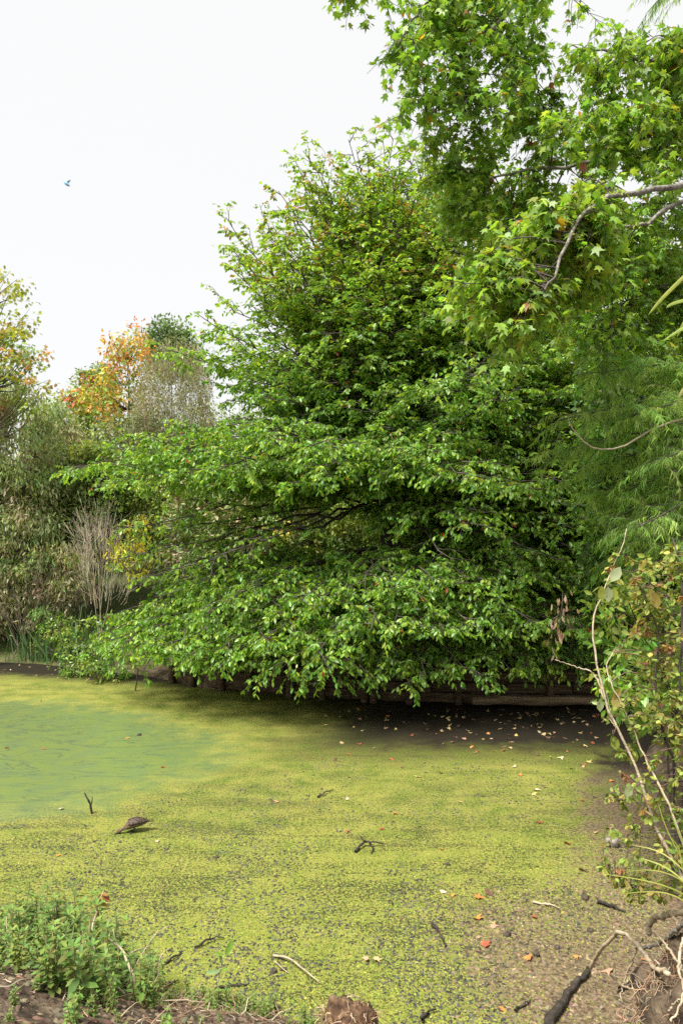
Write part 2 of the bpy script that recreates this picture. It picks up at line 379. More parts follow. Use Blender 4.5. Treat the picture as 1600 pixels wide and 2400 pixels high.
# ------------------------------------------------------------------ branching
UP = np.array([0, 0, 1.0])
def jitter(v, a): return unit(np.asarray(v)+R.normal(0, a, 3))
def curve(p0, d, length, n=5, bend=(0, 0, 0), wig=.06):
    t = np.linspace(0, 1, n)[:, None]
    p = p0 + unit(d)*length*t + np.asarray(bend)*length*t*t
    w = R.normal(0, wig*length, (n, 3))*t*(1-t)*2
    return p + w
def twig_leaves(lv, poly, k, size, cols, droop=.5, spread=.9, tipbias=1.6, upn=1.0, jit=.18, flat=.35, tgroup=None):
    """leaves round a twig: alternate sides, tips hanging"""
    n = len(poly); u = R.random(k)**(1/tipbias)*(n-1); i = np.minimum(u.astype(int), n-2); f = (u-i)[:, None]
    pos = poly[i]*(1-f)+poly[i+1]*f
    t = unit(poly[i+1]-poly[i]); side = unit(np.cross(t, UP)+1e-6)
    s = np.where(np.arange(k) % 2 == 0, 1., -1.)[:, None]
    d = unit(t*R.uniform(.15, .9, (k, 1)) + side*s*spread*R.uniform(.4, 1.1, (k, 1)) - UP*droop*R.uniform(.3, 1.5, (k, 1)) + R.normal(0, .2, (k, 3)))
    nr = unit(UP*upn + R.normal(0, flat, (k, 3)))
    base = vary(cols, 1, jit*.6)[0]
    c = np.where(R.random((k, 1)) < .55, base*np.exp(R.normal(0, jit, (k, 1))), vary(cols, k, jit)); rr_ = R.random(k) < .004; c[rr_] = (.40, .07, .03)
    lv.add(pos, d, nr, size*R.uniform(.5, 1.28, k), c)

# ------------------------------------------------------------------ the big tupelo over the pond
GREEN = [(.155, .305, .046), (.18, .335, .048), (.13, .27, .048), (.21, .36, .052)]
LIGHT = [(.28, .42, .05), (.235, .385, .046), (.32, .44, .055)]
AUTUMN = [(.30, .16, .05), (.34, .20, .04), (.26, .10, .04), (.28, .22, .05)]
def tupelo(name, base, trunk_pts, r0, env, label, size, detail, skirt=None, seed=1, singles=0, nlimb=190, leafk=9, group=None, azf=None, extra=None, top_autumn=True):
    global R
    R = np.random.default_rng(seed)
    root = thing(name, base, label, 'tree', group)
    tp = smooth_poly(trunk_pts, 26); zt = tp[:, 2]
    def at(z): return np.array([np.interp(z, zt, tp[:, 0]), np.interp(z, zt, tp[:, 1]), z])
    rad = lambda z: r0*np.interp((z-zt[0])/(zt[-1]-zt[0]), [0, .08, .3, .7, 1], [1.25, .95, .72, .32, .06])
    link('trunk', tubes_mesh('trunk', [(tp, np.array([rad(z) for z in zt]))], sides=12), M_BARK, root)
    lv, twigs, limbs = Leaves(), [], []
    ztop = zt[-1]
    def grow_limb(p0, tip, arch, rb, dens=1., cols=GREEN, droopy=.3, start=.18):
        L = np.linalg.norm(tip-p0)
        mid = p0*.45+tip*.55 + UP*arch*L
        poly = smooth_poly([p0, p0*.78+tip*.22+UP*arch*L*.6, mid, tip], 12)
        poly[1:-1] += R.normal(0, .012*L, (10, 3))
        limbs.append((poly, np.linspace(rb, .008, 12)))
        dirn = unit(tip-p0); side0 = unit(np.cross(dirn, UP))
        s = start*L; sg = 1
        while s < L*.99:
            t = s/L; i = min(int(t*11), 10); f = t*11-i
            q0 = poly[i]*(1-f)+poly[i+1]*f; tan = unit(poly[i+1]-poly[i])
            l2 = (.30*L*(1-t)**.8*R.uniform(.7, 1.3)+.38)*(1.0 if L > 2 else .8)
            ang = math.radians(R.uniform(38, 68))
            d2 = unit(tan*math.cos(ang)+side0*sg*math.sin(ang)+UP*R.normal(.06, .14))
            sec = curve(q0, d2, l2, 6, -UP*droopy*R.uniform(.1, .7), .05)
            twigs.append((sec, np.linspace(.012+.006*l2, .004, 6)))
            nt = max(2, int(l2/.125*detail*dens))
            for j in range(nt):
                tt = R.uniform(.15, 1.0); ii = min(int(tt*5), 4); ff = tt*5-ii
                q1 = sec[ii]*(1-ff)+sec[ii+1]*ff
                ta = unit(sec[ii+1]-sec[ii]); sd = unit(np.cross(ta, UP))
                d3 = unit(ta*R.uniform(.3, 1.)+sd*R.choice([-1, 1])*R.uniform(.3, 1.1)+UP*R.normal(.02, .38))
                tw = curve(q1, d3, R.uniform(.16, .42), 4, -UP*.25, .05)
                if R.random() < .6: twigs.append((tw, np.linspace(.005, .002, 4)))
                cc = cols
                if R.random() < .16: cc = LIGHT
                twig_leaves(lv, tw, leafk, size, cc, droop=droopy+.15, flat=.62)
            sg = -sg; s += R.uniform(.16, .30)*(1 if detail > .8 else 1.35)
    az = R.uniform(0, 6.28)
    for k in range(nlimb):
        zz = env[0][0] + (env[-1][0]-env[0][0])*((k+.5)/nlimb)**.92
        az += 2.39996
        f = azf(az) if azf else 1.
        rmax = np.interp(zz, [e[0] for e in env], [e[1] for e in env])*f*R.uniform(.72, 1.05)
        if rmax < .25: continue
        hfrac = (zz-env[0][0])/(env[-1][0]-env[0][0])
        rmax *= 1+.07*math.sin(3*az+2.1*zz)+.05*math.sin(5*az-3.3*zz); rise = rmax*np.interp(hfrac, [0, .25, .6, 1], [.08, .34, .85, 1.6])
        z0 = max(env[0][0]-.9, min(zz-rise, ztop-.2))
        p0 = at(z0); tip = np.array([p0[0]+rmax*math.cos(az), p0[1]+rmax*math.sin(az), zz])
        cols = GREEN if hfrac < .28 else (GREEN+LIGHT[:1] if hfrac < .5 else GREEN[1:2]+LIGHT)
        if top_autumn and hfrac > .62 and R.random() < .55: cols = GREEN+LIGHT+AUTUMN[:2]
        grow_limb(p0, tip, .05 if hfrac < .5 else .02, max(.018, rad(z0)*.42), 1., cols, .30 if hfrac < .4 else .12)
    for (z0, azd, rr, zt_, arch, dn, start) in (skirt or []):
        a = math.radians(azd); p0 = at(z0)
        tip = np.array([p0[0]+rr*math.cos(a), p0[1]+rr*math.sin(a), zt_])
        grow_limb(p0, tip, arch, .05, dn, GREEN+LIGHT[:1], .45, start)
    if extra: extra(lv, twigs)
    for p, r in limbs: link('branch', tubes_mesh('branch', [(p, r)], sides=7), M_BARK, root)
    tw = link('twigs', tubes_mesh('twigs', twigs, sides=3), M_BARK, root); tw['kind'] = 'stuff'
    leaf_objects(lv, ELL, M_LEAF, root, singles, cell=20)
    return root, lv
tb = P(905, 1480, 18.0); tb[2] = hz(tb[0], 18.0)-.05
env = [(5.4, 6.4), (6.0, 6.3), (6.6, 5.6), (7.6, 5.1), (9.0, 4.9), (9.9, 4.7), (11.1, 4.1), (12.0, 3.5), (12.5, 3.1), (12.9, 2.5), (13.2, 1.5)]
def azf(a):
    c, s = math.cos(a), math.sin(a)          # left (-x) full length, front .66, right .8, back .55
    return (1.0 if c < 0 else .98)*c*c + (.66 if s < 0 else .55)*s*s
sk = []
R = np.random.default_rng(3)
for i in range(104):
    a = -195 + 205*(i+R.uniform(.1, .9))/104
    s_ = abs(math.sin(math.radians(a)))
    reach = (7.3 if math.cos(math.radians(a)) < 0 else 6.2)*(1-s_)+[5.7, 5.1, 4.2][i % 3]*s_
    lay = i % 3
    z0 = [3.15, 2.7, 2.1][lay]+R.uniform(-.3, .3); rt_ = math.cos(math.radians(a)) > -.25
    sk.append((z0, a, reach*[.80, .97, .98][lay]*R.uniform(.88, 1.05), ([2.75, 2.0, 1.1] if rt_ else [2.3, 1.6, 1.1])[lay]+R.uniform(-.22, .25), .05, 1.25, .38))
for a, z0, rr, zt_ in [(176, 4.75, 6.6, 3.7), (190, 4.6, 7.0, 3.1), (203, 4.9, 6.4, 3.9), (214, 4.5, 6.2, 2.9), (228, 4.8, 5.2, 3.4), (168, 4.4, 6.5, 2.7), (-30, 4.7, 5.2, 3.5), (-75, 4.8, 4.2, 3.3)]:
    sk.append((z0, a, rr, zt_, R.uniform(-.02, .03), .35, .55))
for i in range(26):                       # fuller right side, leaning out between the neighbours
    a = -80 + 95*(i+R.uniform(.1, .9))/26; zt_ = R.uniform(4.9, 9.5)
    sk.append((zt_-R.uniform(.6, 1.6), a, R.uniform(3.6, 5.4), zt_, R.uniform(.0, .06), 1.1, .3))
for i in range(20):                       # hanging sprays closing the gap right of the trunk
    a = -78 + 92*(i+R.uniform(.1, .9))/20; zt_ = R.uniform(3.0, 4.9)
    sk.append((zt_+R.uniform(.2, .9), a, R.uniform(3.9, 5.6), zt_, R.uniform(.02, .07), 1.1, .32))
for i in range(34):                       # the long low tier reaching left over the water
    a = -190 + 125*(i+R.uniform(.1, .9))/34
    s_ = abs(math.sin(math.radians(a)))
    sk.append((R.uniform(4.6, 5.5), a, (8.3*(1-s_)+4.6*s_)*R.uniform(.7, 1.03), R.uniform(4.75, 6.0), R.uniform(.02, .06), 1.15, .3))
tupelo('tupelo_tree', tb, nlimb=200, trunk_pts=[tb, P(906, 1300, 18), P(902, 1100, 18.05), P(900, 900, 18.1), P(905, 700, 18.1), P(893, 540, 18), P(868, 415, 18)], r0=.19, env=env,
       label='large glossy green tree with tiered branches reaching low over the pond', size=.108, detail=1.6, skirt=sk, seed=21, singles=300, azf=azf)

# ------------------------------------------------------------------ other tupelo-leaved trees behind, right
def behind(px, pyt, Y, r0, rmax, label, seed, nl, size=.16, lean=0):
    b = P(px, 1300, Y); b[2] = hz(b[0], Y)-.05
    t = P(px+lean, pyt, Y); H = t[2]
    e = [(max(3.0, b[2]+1.6), rmax*.9), (b[2]+3.5, rmax*1.05), (b[2]+.6*(H-b[2]), rmax), (b[2]+.85*(H-b[2]), rmax*.7), (H, .4)]
    tupelo('broadleaf_tree', b, [b, b*.5+t*.5+np.array([.15, .1, 0]), t], r0, e, label, size, .55, seed=seed, nlimb=nl, leafk=8, top_autumn=False)
behind(1268, 640, 20.2, .24, 4.6, 'dark trunked tree crowding the right side of the big tiered tree', 31, 210)
behind(1180, 700, 24.5, .17, 4.4, 'slim shaded tree standing between the two thick trunks', 32, 110, .17)
behind(1195, 830, 17.6, .11, 2.7, 'smaller bright green tree filling the gap right of the tiered trunk', 34, 105, .13)
behind(1480, 520, 19.0, .2, 4.4, 'dense green tree rising behind the feathery conifer', 33, 130)

# ------------------------------------------------------------------ sweetgum on the right
GUMG = [(.19, .34, .05), (.225, .38, .055), (.16, .30, .046), (.27, .41, .065)]
GUMY = [(.24, .34, .05), (.29, .36, .05), (.20, .33, .045)]
GUMA = [(.50, .33, .04), (.42, .22, .05), (.30, .10, .05)]
R = np.random.default_rng(77)
def path(*w): return np.array([P(a, b, c) for a, b, c in w])
gum_base = np.array([6.6, 10.2, hz(6.6, 10.2)])
gum = thing('sweetgum_tree', gum_base, 'star leaved tree hanging over the pond from the right edge', 'tree')
gt = smooth_poly([gum_base, gum_base+[-.1, 0, 3], gum_base+[.1, .1, 7], gum_base+[-.3, 0, 11]], 16)
link('trunk', tubes_mesh('trunk', [(gt, np.linspace(.30, .10, 16))], sides=12), M_GREYBARK, gum)
mains = [  # waypoints in photo pixels and depth
    (path((1830, 420, 9.9), (1600, 432, 8.2), (1470, 452, 7.6), (1395, 478, 7.3), (1340, 545, 7.1), (1300, 640, 7.0), (1270, 690, 7.0)), .040),
    (path((1830, 470, 9.9), (1610, 470, 9.2), (1510, 525, 8.9), (1420, 545, 8.7), (1300, 610, 8.5), (1180, 690, 8.3)), .036),
    (path((1800, 260, 10), (1560, 300, 9.8), (1380, 380, 10), (1200, 405, 10.2), (1120, 430, 10.4)), .05),
    (path((1800, 120, 10.2), (1560, 150, 10), (1430, 120, 10), (1330, 110, 10.2)), .045),
    (path((1790, -260, 10.2), (1480, -230, 10), (1240, -60, 9.9), (1190, 30, 9.9), (1110, 110, 9.9), (1050, 220, 10), (980, 290, 10)), .06),
    (path((1300, -150, 10), (1255, 0, 10.3), (1250, 120, 10.4), (1262, 240, 10.4)), .03),
    (path((1240, -60, 9.9), (1080, -60, 9.6), (985, 20, 9.5), (930, 110, 9.5)), .03),
    (path((1830, 640, 10.2), (1640, 650, 10.2), (1500, 690, 10.3), (1390, 760, 10.4)), .05),
    (path((1240, -100, 9.9), (1000, -140, 9.7), (860, -70, 9.6), (815, -10, 9.6)), .02),
    (path((1780, 560, 10.5), (1500, 590, 11.2), (1250, 540, 11.8), (1060, 480, 12.2)), .05),
]
mains = [(smooth_poly(p, 22), r) for p, r in mains]
mains[0][0][0] = np.array([np.interp(mains[0][0][0][2], gt[:, 2], gt[:, 0]), 10.2, mains[0][0][0][2]])
for p, r in mains:
    link('branch', tubes_mesh('branch', [(p + R.normal(0, .012, p.shape), np.linspace(r, .008, 22))], sides=8), M_GREYBARK if r > .035 else M_BARK, gum)
regions = [
    ([(905, 100), (960, 30), (1000, -60), (1290, -60), (1270, 150), (1250, 260), (1190, 330), (1110, 300), (1050, 260), (960, 310), (905, 290), (925, 220)], 9.3, 10.8, 92, GUMG, GUMG, .9),
    ([(1290, 190), (1385, 70), (1480, 95), (1640, 50), (1640, 430), (1300, 420), (1275, 290)], 8.8, 11.0, 89, GUMG+GUMY[:1], GUMY, 1.),
    ([(960, 335), (1090, 310), (1300, 290), (1340, 560), (1160, 620), (1040, 560), (985, 440)], 10., 12.2, 76, GUMG+GUMY[:1], GUMY, 1.),
    ([(1055, 640), (1150, 565), (1300, 480), (1420, 470), (1410, 620), (1270, 690), (1180, 840), (1160, 770), (1070, 690)], 7.2, 8.4, 104, GUMG+GUMY, GUMY+GUMA[:1], 1.1),
    ([(1400, 480), (1640, 440), (1640, 910), (1370, 870), (1310, 740)], 9., 11.8, 112, GUMG, GUMG, .9),
    ([(770, -40), (850, -40), (838, 30), (790, 25)], 9.5, 9.8, 3, GUMG, GUMG, .8),
    ([(1250, 560), (1420, 560), (1400, 700), (1250, 760)], 8.4, 9.6, 23, GUMG+GUMY, GUMY, 1.),
]
holes = [(1170, 400, 42), (1285, 185, 38), (1060, 265, 30), (1235, 60, 26), (1160, 715, 22)]
allp = np.vstack([m[0] for m in mains]); 
glv, gtw = Leaves(), []
for poly, y0, y1, n, cols, accent, leafy in regions:
    xsr = [a for a, b in poly]; ysr = [b for a, b in poly]; done = 0
    while done < n:
        px, py = R.uniform(min(xsr), max(xsr)), R.uniform(min(ysr), max(ysr))
        if not inside(poly, px, py) or any((px-a)**2+(py-b)**2 < c*c for a, b, c in holes): continue
        done += 1
        t = P(px, py, R.uniform(y0, y1))
        dd = np.linalg.norm(allp - t, axis=1) + R.random(len(allp))*.5 + np.where(allp[:, 2] < t[2]-.4, .35, 0)
        j = int(np.argmin(dd)); b0 = allp[j]; L = np.linalg.norm(t-b0)
        tip = t
        sub = smooth_poly([b0, b0*.5+t*.5+UP*.12*L+R.normal(0, .06, 3), t], 7)
        gtw.append((sub, np.linspace(.006+.004*min(L, 1.5), .003, 7)))
        cc = cols if R.random() < .75 else cols+accent
        for _ in range(int(9*leafy)):
            u = R.uniform(.35, 1.)*5.99; i = int(u); q0 = sub[i]*(1-(u-i))+sub[i+1]*(u-i)
            tw = curve(q0, unit(unit(t-b0)*.5+R.normal(0, .7, 3)-UP*.15), R.uniform(.16, .42), 4, -UP*.35)
            gtw.append((tw, np.linspace(.005, .0025, 4)))
            k = R.integers(5, 10)
            u = R.random(k)**.6*2.99; i = u.astype(int); f = (u-i)[:, None]
            pos = tw[i]*(1-f)+tw[i+1]*f
            out = unit(R.normal(0, 1, (k, 3))*[1, 1, .5])
            pet = pos + out*R.uniform(.02, .06, (k, 1))
            d = unit(out*.75 - UP*R.uniform(.25, 1.25, (k, 1)))
            nr = unit(UP*.8 + out*.7 + R.normal(0, .35, (k, 3)))
            c = vary(cc, k, .16)
            ac = R.random(k) < .018; c[ac] = vary(GUMA, ac.sum(), .2) if ac.any() else c[ac]
            glv.add(pet, d, nr, .136*R.uniform(.55, 1.2, k), c)
tw = link('twigs', tubes_mesh('twigs', gtw, sides=4), M_BARK, gum); tw['kind'] = 'stuff'
leaf_objects(glv, STAR, M_GUM, gum, 300, cell=26)

# ------------------------------------------------------------------ feathery swamp cypress, right edge
R = np.random.default_rng(5)
cyb = np.array([6.3, 9.3, hz(6.3, 9.3)])
cy = thing('swamp_cypress_tree', cyb, 'soft feathery conifer drooping in from the right above the pond edge', 'tree')
link('trunk', tubes_mesh('trunk', [(smooth_poly([cyb, cyb+[0, .05, 4], cyb+[.05, 0, 8.5]], 12), np.linspace(.26, .05, 12))], sides=10), M_BARK, cy)
FEA = [(.22, .37, .075), (.26, .42, .085), (.17, .31, .065), (.31, .44, .10)]
nlv, ntw = Leaves(), []
cl = []
for (a, b, Ya, c, d, Yb, sag) in [(a_, b_, Y_, c_+55, d_-25, Z_, g_) for (a_, b_, Y_, c_, d_, Z_, g_) in [(1760, 860, 9.3, 1330, 900, 8.7, .1), (1760, 900, 9.3, 1255, 1010, 8.4, .2), (1760, 960, 9.3, 1245, 1085, 8.6, .25), (1760, 930, 9.3, 1420, 1000, 8.0, .1),
                                   (1760, 1000, 9.3, 1300, 1130, 8.9, .2), (1760, 1040, 9.3, 1400, 1180, 8.6, .25), (1760, 1100, 9.3, 1390, 1235, 8.5, .3), (1760, 1180, 9.3, 1440, 1260, 7.6, -.15),
                                   (1760, 1200, 9.3, 1430, 1330, 8.7, .1), (1760, 880, 9.3, 1480, 890, 9.6, .1), (1760, 1020, 9.3, 1500, 1100, 7.9, .1), (1760, 1090, 9.3, 1520, 1190, 8.2, .1),
                                   (1760, 1240, 9.3, 1500, 1310, 8.0, .0), (1760, 1130, 9.3, 1330, 1190, 9.1, .25), (1700, -60, 9.3, 1500, 10, 9., .1), (1700, 1280, 9.3, 1450, 1370, 9.0, .1)]]:
    p0, p1 = P(a, b, Ya), P(c, d, Yb)
    cl.append(smooth_poly([p0, p0*.5+p1*.5-UP*sag*.4+UP*.12, p1], 14))
cl.append(smooth_poly(path((1680, 960, 9.), (1540, 1000, 8.3), (1460, 1046, 7.9), (1390, 1050, 7.9), (1345, 1010, 7.9), (1330, 980, 8.0)), 14))
for k, p in enumerate(cl):
    last = k == len(cl)-1
    link('branch', tubes_mesh('branch', [(p, np.linspace(.022 if not last else .014, .005, 14))], sides=6), M_STRAW if last else M_BARK, cy)
    if last: continue
    L = np.linalg.norm(p[-1]-p[0]); dirn = unit(p[-1]-p[0]); sd = unit(np.cross(dirn, UP))
    for j in range(int(L*27)):
        u = R.uniform(.12, 1.)*12.99; i = int(u); q0 = p[i]*(1-(u-i))+p[i+1]*(u-i)
        d = unit(dirn*R.uniform(.1, .9)+sd*R.choice([-1, 1])*R.uniform(.2, 1)+UP*R.normal(.05, .25))
        l = R.uniform(.22, .62)
        s = curve(q0, d, l, 6, -UP*.38, .05); ntw.append((s, np.linspace(.004, .0015, 6)))
        m = int(l*95); u = R.random(m)*4.99; i = u.astype(int); f = (u-i)[:, None]
        pos = s[i]*(1-f)+s[i+1]*f; t = unit(s[i+1]-s[i]); s2 = unit(np.cross(t, UP)+1e-5)
        dd = unit(t*.6+s2*R.choice([-1, 1], (m, 1))*R.uniform(.3, .9, (m, 1))-UP*R.uniform(.2, 1.1, (m, 1))+R.normal(0, .18, (m, 3)))
        nlv.add(pos, dd, unit(UP+R.normal(0, .7, (m, 3))), R.uniform(.05, .12, m), vary(FEA, 1, .1)[0]*np.exp(R.normal(0, .16, (m, 1))))
tw = link('twigs', tubes_mesh('twigs', ntw, sides=3), M_BARK, cy); tw['kind'] = 'stuff'
leaf_objects(nlv, NEEDLE, M_NEEDLE, cy, 0)

# ------------------------------------------------------------------ background trees and bushes
def clumpy(name, label, poly, Y0, Y1, n, cols, size, tpl, mat, per=60, rad=.5, base_px=None, cat='tree', droop=.4, up=.7, accent=None, bark=None, seed=1, trunks=1, vert=.0, tr=.07, group=None, acc_p=.2):
    """crown filled clump by clump inside a silhouette; limbs run from the trunk to the clumps"""
    global R
    R = np.random.default_rng(seed)
    xsr = [a for a, b in poly]; ysr = [b for a, b in poly]; Ym = (Y0+Y1)/2
    bpx = base_px if base_px is not None else (min(xsr)+max(xsr))/2
    b = P(bpx, 1300, Ym); b[2] = hz(b[0], Ym)-.05
    root = thing(name, b, label, cat, group)
    top = P(bpx, min(ysr)*.7+max(ysr)*.3, Ym)
    tks = []
    for k in range(trunks):
        o = np.array([R.normal(0, .3), R.normal(0, .3), 0])*(k > 0)
        tp = smooth_poly([b+o*.4, (b+top)/2+o+R.normal(0, .1, 3), top+o*2.2], 10); tks.append(tp)
        link('trunk', tubes_mesh('trunk', [(tp, np.linspace(tr, tr*.2, 10))], sides=7), bark or M_BARK, root)
    tk = np.vstack(tks); lv, tw = Leaves(), []
    done = 0; tries = 0
    while done < n and tries < n*60:
        tries += 1
        px, py = R.uniform(min(xsr), max(xsr)), R.uniform(min(ysr), max(ysr))
        if not inside(poly, px, py): continue
        done += 1
        t = P(px, py, R.uniform(Y0, Y1))
        dd = np.linalg.norm(tk-t, axis=1)+np.where(tk[:, 2] > t[2]-.1, .6, 0); j = int(np.argmin(dd))
        L = dd[j]; s = smooth_poly([tk[j], tk[j]*.5+t*.5+R.normal(0, .05*L, 3)-UP*.05*L, t+UP*rad*.5], 6)
        tw.append((s, np.linspace(.012+.006*min(L, 3), .004, 6)))
        m = int(per*R.uniform(.6, 1.4)); off = unit(R.normal(0, 1, (m, 3)))*(R.random((m, 1))**.45)*rad*R.uniform(.7, 1.25)*np.array([1, 1, .65+vert])
        d = unit(off*.6/rad+R.normal(0, .5, (m, 3))-UP*droop*R.uniform(.2, 1.6, (m, 1)))
        nr = unit(UP*up+off/rad*.6+R.normal(0, .4, (m, 3)))
        cc = accent if (accent is not None and R.random() < acc_p) else cols
        lv.add(t+off, d, nr, size*R.uniform(.6, 1.25, m), vary(cc, 1, .16)[0]*np.exp(R.normal(0, .2, (m, 1)))*np.exp(R.normal(0, .06, (m, 3))))
    o = link('twigs', tubes_mesh('twigs', tw, sides=4), bark or M_BARK, root); o['kind'] = 'stuff'
    leaf_objects(lv, tpl, mat, root, 0)
    return root
OLIVE = [(.28, .36, .14), (.22, .31, .11), (.33, .38, .16), (.20, .29, .09)]
ORANGE = [(.50, .26, .07), (.54, .32, .08), (.46, .35, .09), (.44, .18, .08)]
YELG = [(.34, .34, .05), (.26, .32, .05), (.42, .33, .05), (.22, .28, .05)]
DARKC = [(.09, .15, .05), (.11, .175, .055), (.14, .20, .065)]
BROWNY = [(.36, .33, .20), (.31, .30, .17), (.41, .37, .24)]
HOLLY = [(.19, .27, .06), (.23, .31, .07), (.15, .22, .055), (.30, .34, .08)]
clumpy('autumn_tree', 'yellow and orange turning tree at the far left edge above the olive thicket', [(-80, 600), (20, 640), (60, 680), (80, 760), (50, 800), (105, 815), (132, 890), (118, 945), (60, 960), (-80, 980)], 19, 22, 130, YELG+OLIVE[:2], .14, STAR, M_GUM, per=23, rad=.42, base_px=-40, accent=ORANGE, acc_p=.08, seed=41, tr=.12)
clumpy('autumn_tree', 'bright orange tree glowing behind the twiggy grey bush', [(275, 775), (292, 800), (320, 770), (345, 800), (350, 860), (345, 1010), (240, 1030), (200, 960), (190, 900), (245, 880), (250, 820)], 29, 32, 95, ORANGE, .20, DIA, M_GUM, per=34, rad=.5, base_px=300, accent=YELG+HOLLY+OLIVE, acc_p=.5, seed=42, vert=.5, tr=.1)
clumpy('round_tree', 'yellow green tree with red tips left of the bright orange tree', [(150, 930), (185, 872), (235, 870), (260, 900), (280, 1000), (240, 1060), (160, 1050)], 32, 35, 95, YELG[1:]+OLIVE[:1]+HOLLY[:2], .2, DIA, M_SOFT, per=60, rad=.6, accent=[(.45, .10, .07), (.5, .25, .05)], seed=43, acc_p=.12)
clumpy('conifer_tree', 'dark green rounded conifer showing its top above the grey twiggy bush', [(345, 800), (365, 765), (392, 756), (412, 768), (432, 770), (452, 800), (462, 880), (340, 880)], 42, 45, 80, DARKC+HOLLY[:1], .22, DIA, M_SOFT, per=110, rad=.75, seed=44, droop=.1, vert=.3)
clumpy('conifer_tree', 'small dark green treetop peeking over left of the orange tree', [(225, 870), (240, 855), (262, 865), (270, 930), (220, 930)], 40, 43, 24, DARKC, .2, DIA, M_SOFT, per=90, rad=.6, seed=45)
# olive thickets, far left
clumpy('olive_thicket_bush', 'tall olive fine leaved bush at the left edge under the autumn tree', [(-120, 930), (60, 905), (110, 960), (140, 1100), (120, 1280), (-120, 1300)], 21.5, 24.5, 285, OLIVE+BROWNY[:1], .17, NARROW, M_SOFT, per=95, rad=.55, cat='bush', droop=.9, accent=BROWNY, seed=46, trunks=5, vert=.3)
clumpy('olive_thicket_bush', 'brownish grey rounded bush below the yellow green tree', [(60, 975), (120, 950), (165, 975), (185, 1060), (170, 1180), (70, 1180)], 26, 28, 152, BROWNY+OLIVE, .16, NARROW, M_SOFT, per=90, rad=.55, cat='bush', droop=.7, seed=47, trunks=4, vert=.3)
clumpy('olive_thicket_bush', 'low tangled olive bush at the left edge beside the muddy shore', [(-120, 1230), (100, 1220), (210, 1280), (200, 1400), (60, 1470), (-120, 1500)], 21.2, 23, 228, OLIVE+BROWNY[:2], .15, NARROW, M_SOFT, per=80, rad=.45, cat='bush', droop=.9, accent=BROWNY, seed=48, trunks=5, tr=.04, acc_p=.3)
clumpy('understory_bush', 'mid green bush between the olive thicket and the long low branch', [(140, 1060), (230, 1040), (330, 1080), (330, 1300), (200, 1330), (120, 1250)], 23, 25, 190, HOLLY+OLIVE[:2], .17, DIA, M_SOFT, per=85, rad=.5, cat='bush', seed=49, trunks=3)
clumpy('understory_bush', 'soft grey green bush at the foot of the orange tree', [(200, 1010), (330, 980), (520, 1010), (560, 1200), (330, 1250), (220, 1150)], 26, 29, 228, [(.17, .20, .08), (.20, .21, .10), (.15, .20, .07)], .17, DIA, M_SOFT, per=75, rad=.6, cat='bush', seed=50, trunks=3, accent=YELG, acc_p=.15)
# thickets seen through and under the tiered tree
clumpy('understory_bush', 'brown green bush seen through the bare branches of the tiered tree', [(380, 1130), (700, 1080), (720, 1380), (380, 1400)], 22.5, 25, 228, OLIVE+BROWNY+HOLLY[:1], .17, DIA, M_SOFT, per=70, rad=.5, cat='bush', seed=51, trunks=6, tr=.05)
clumpy('understory_bush', 'light green bush behind the trunk of the tiered tree', [(640, 1100), (1000, 1080), (1010, 1400), (640, 1400)], 22.5, 25.5, 247, YELG[1:]+HOLLY, .17, DIA, M_SOFT, per=70, rad=.5, cat='bush', seed=52, trunks=6, tr=.05)
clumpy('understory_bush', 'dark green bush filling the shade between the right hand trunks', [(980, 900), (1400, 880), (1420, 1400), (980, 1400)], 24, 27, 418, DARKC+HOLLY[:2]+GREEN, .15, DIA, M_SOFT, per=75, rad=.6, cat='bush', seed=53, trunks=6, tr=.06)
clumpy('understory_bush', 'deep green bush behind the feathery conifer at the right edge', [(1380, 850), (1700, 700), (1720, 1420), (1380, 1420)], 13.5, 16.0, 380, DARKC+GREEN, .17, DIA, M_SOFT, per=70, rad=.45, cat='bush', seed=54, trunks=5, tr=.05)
clumpy('understory_bush', 'tall pale green bush far behind the tiered tree', [(420, 960), (1000, 900), (1000, 1200), (430, 1200)], 29, 33, 247, HOLLY+YELG[1:2], .17, DIA, M_SOFT, per=70, rad=.8, cat='bush', seed=55, trunks=4)
clumpy('hillside_bush', 'distant pale bush row filling the rise left of the tiered tree', [(-100, 1080), (300, 1040), (520, 1060), (520, 1330), (-100, 1330)], 33, 38, 170, OLIVE+HOLLY, .24, DIA, M_SOFT, per=80, rad=.9, cat='bush', seed=57, trunks=4)
clumpy('hillside_bush', 'distant green bush row behind the trunk of the tiered tree', [(450, 1050), (1050, 1040), (1100, 1330), (450, 1330)], 34, 39, 190, HOLLY+YELG[1:2], .24, DIA, M_SOFT, per=80, rad=.9, cat='bush', seed=58, trunks=4)
clumpy('yellow_sapling', 'small sapling with yellow leaves beside the left end of the tiered tree', [(265, 1230), (340, 1215), (362, 1290), (330, 1345), (300, 1350), (275, 1330)], 17.0, 18.0, 30, [(.55, .47, .05), (.48, .45, .06), (.35, .38, .06)], .13, NARROW, M_GUM, per=22, rad=.28, cat='sapling', seed=56, tr=.02, droop=.7)

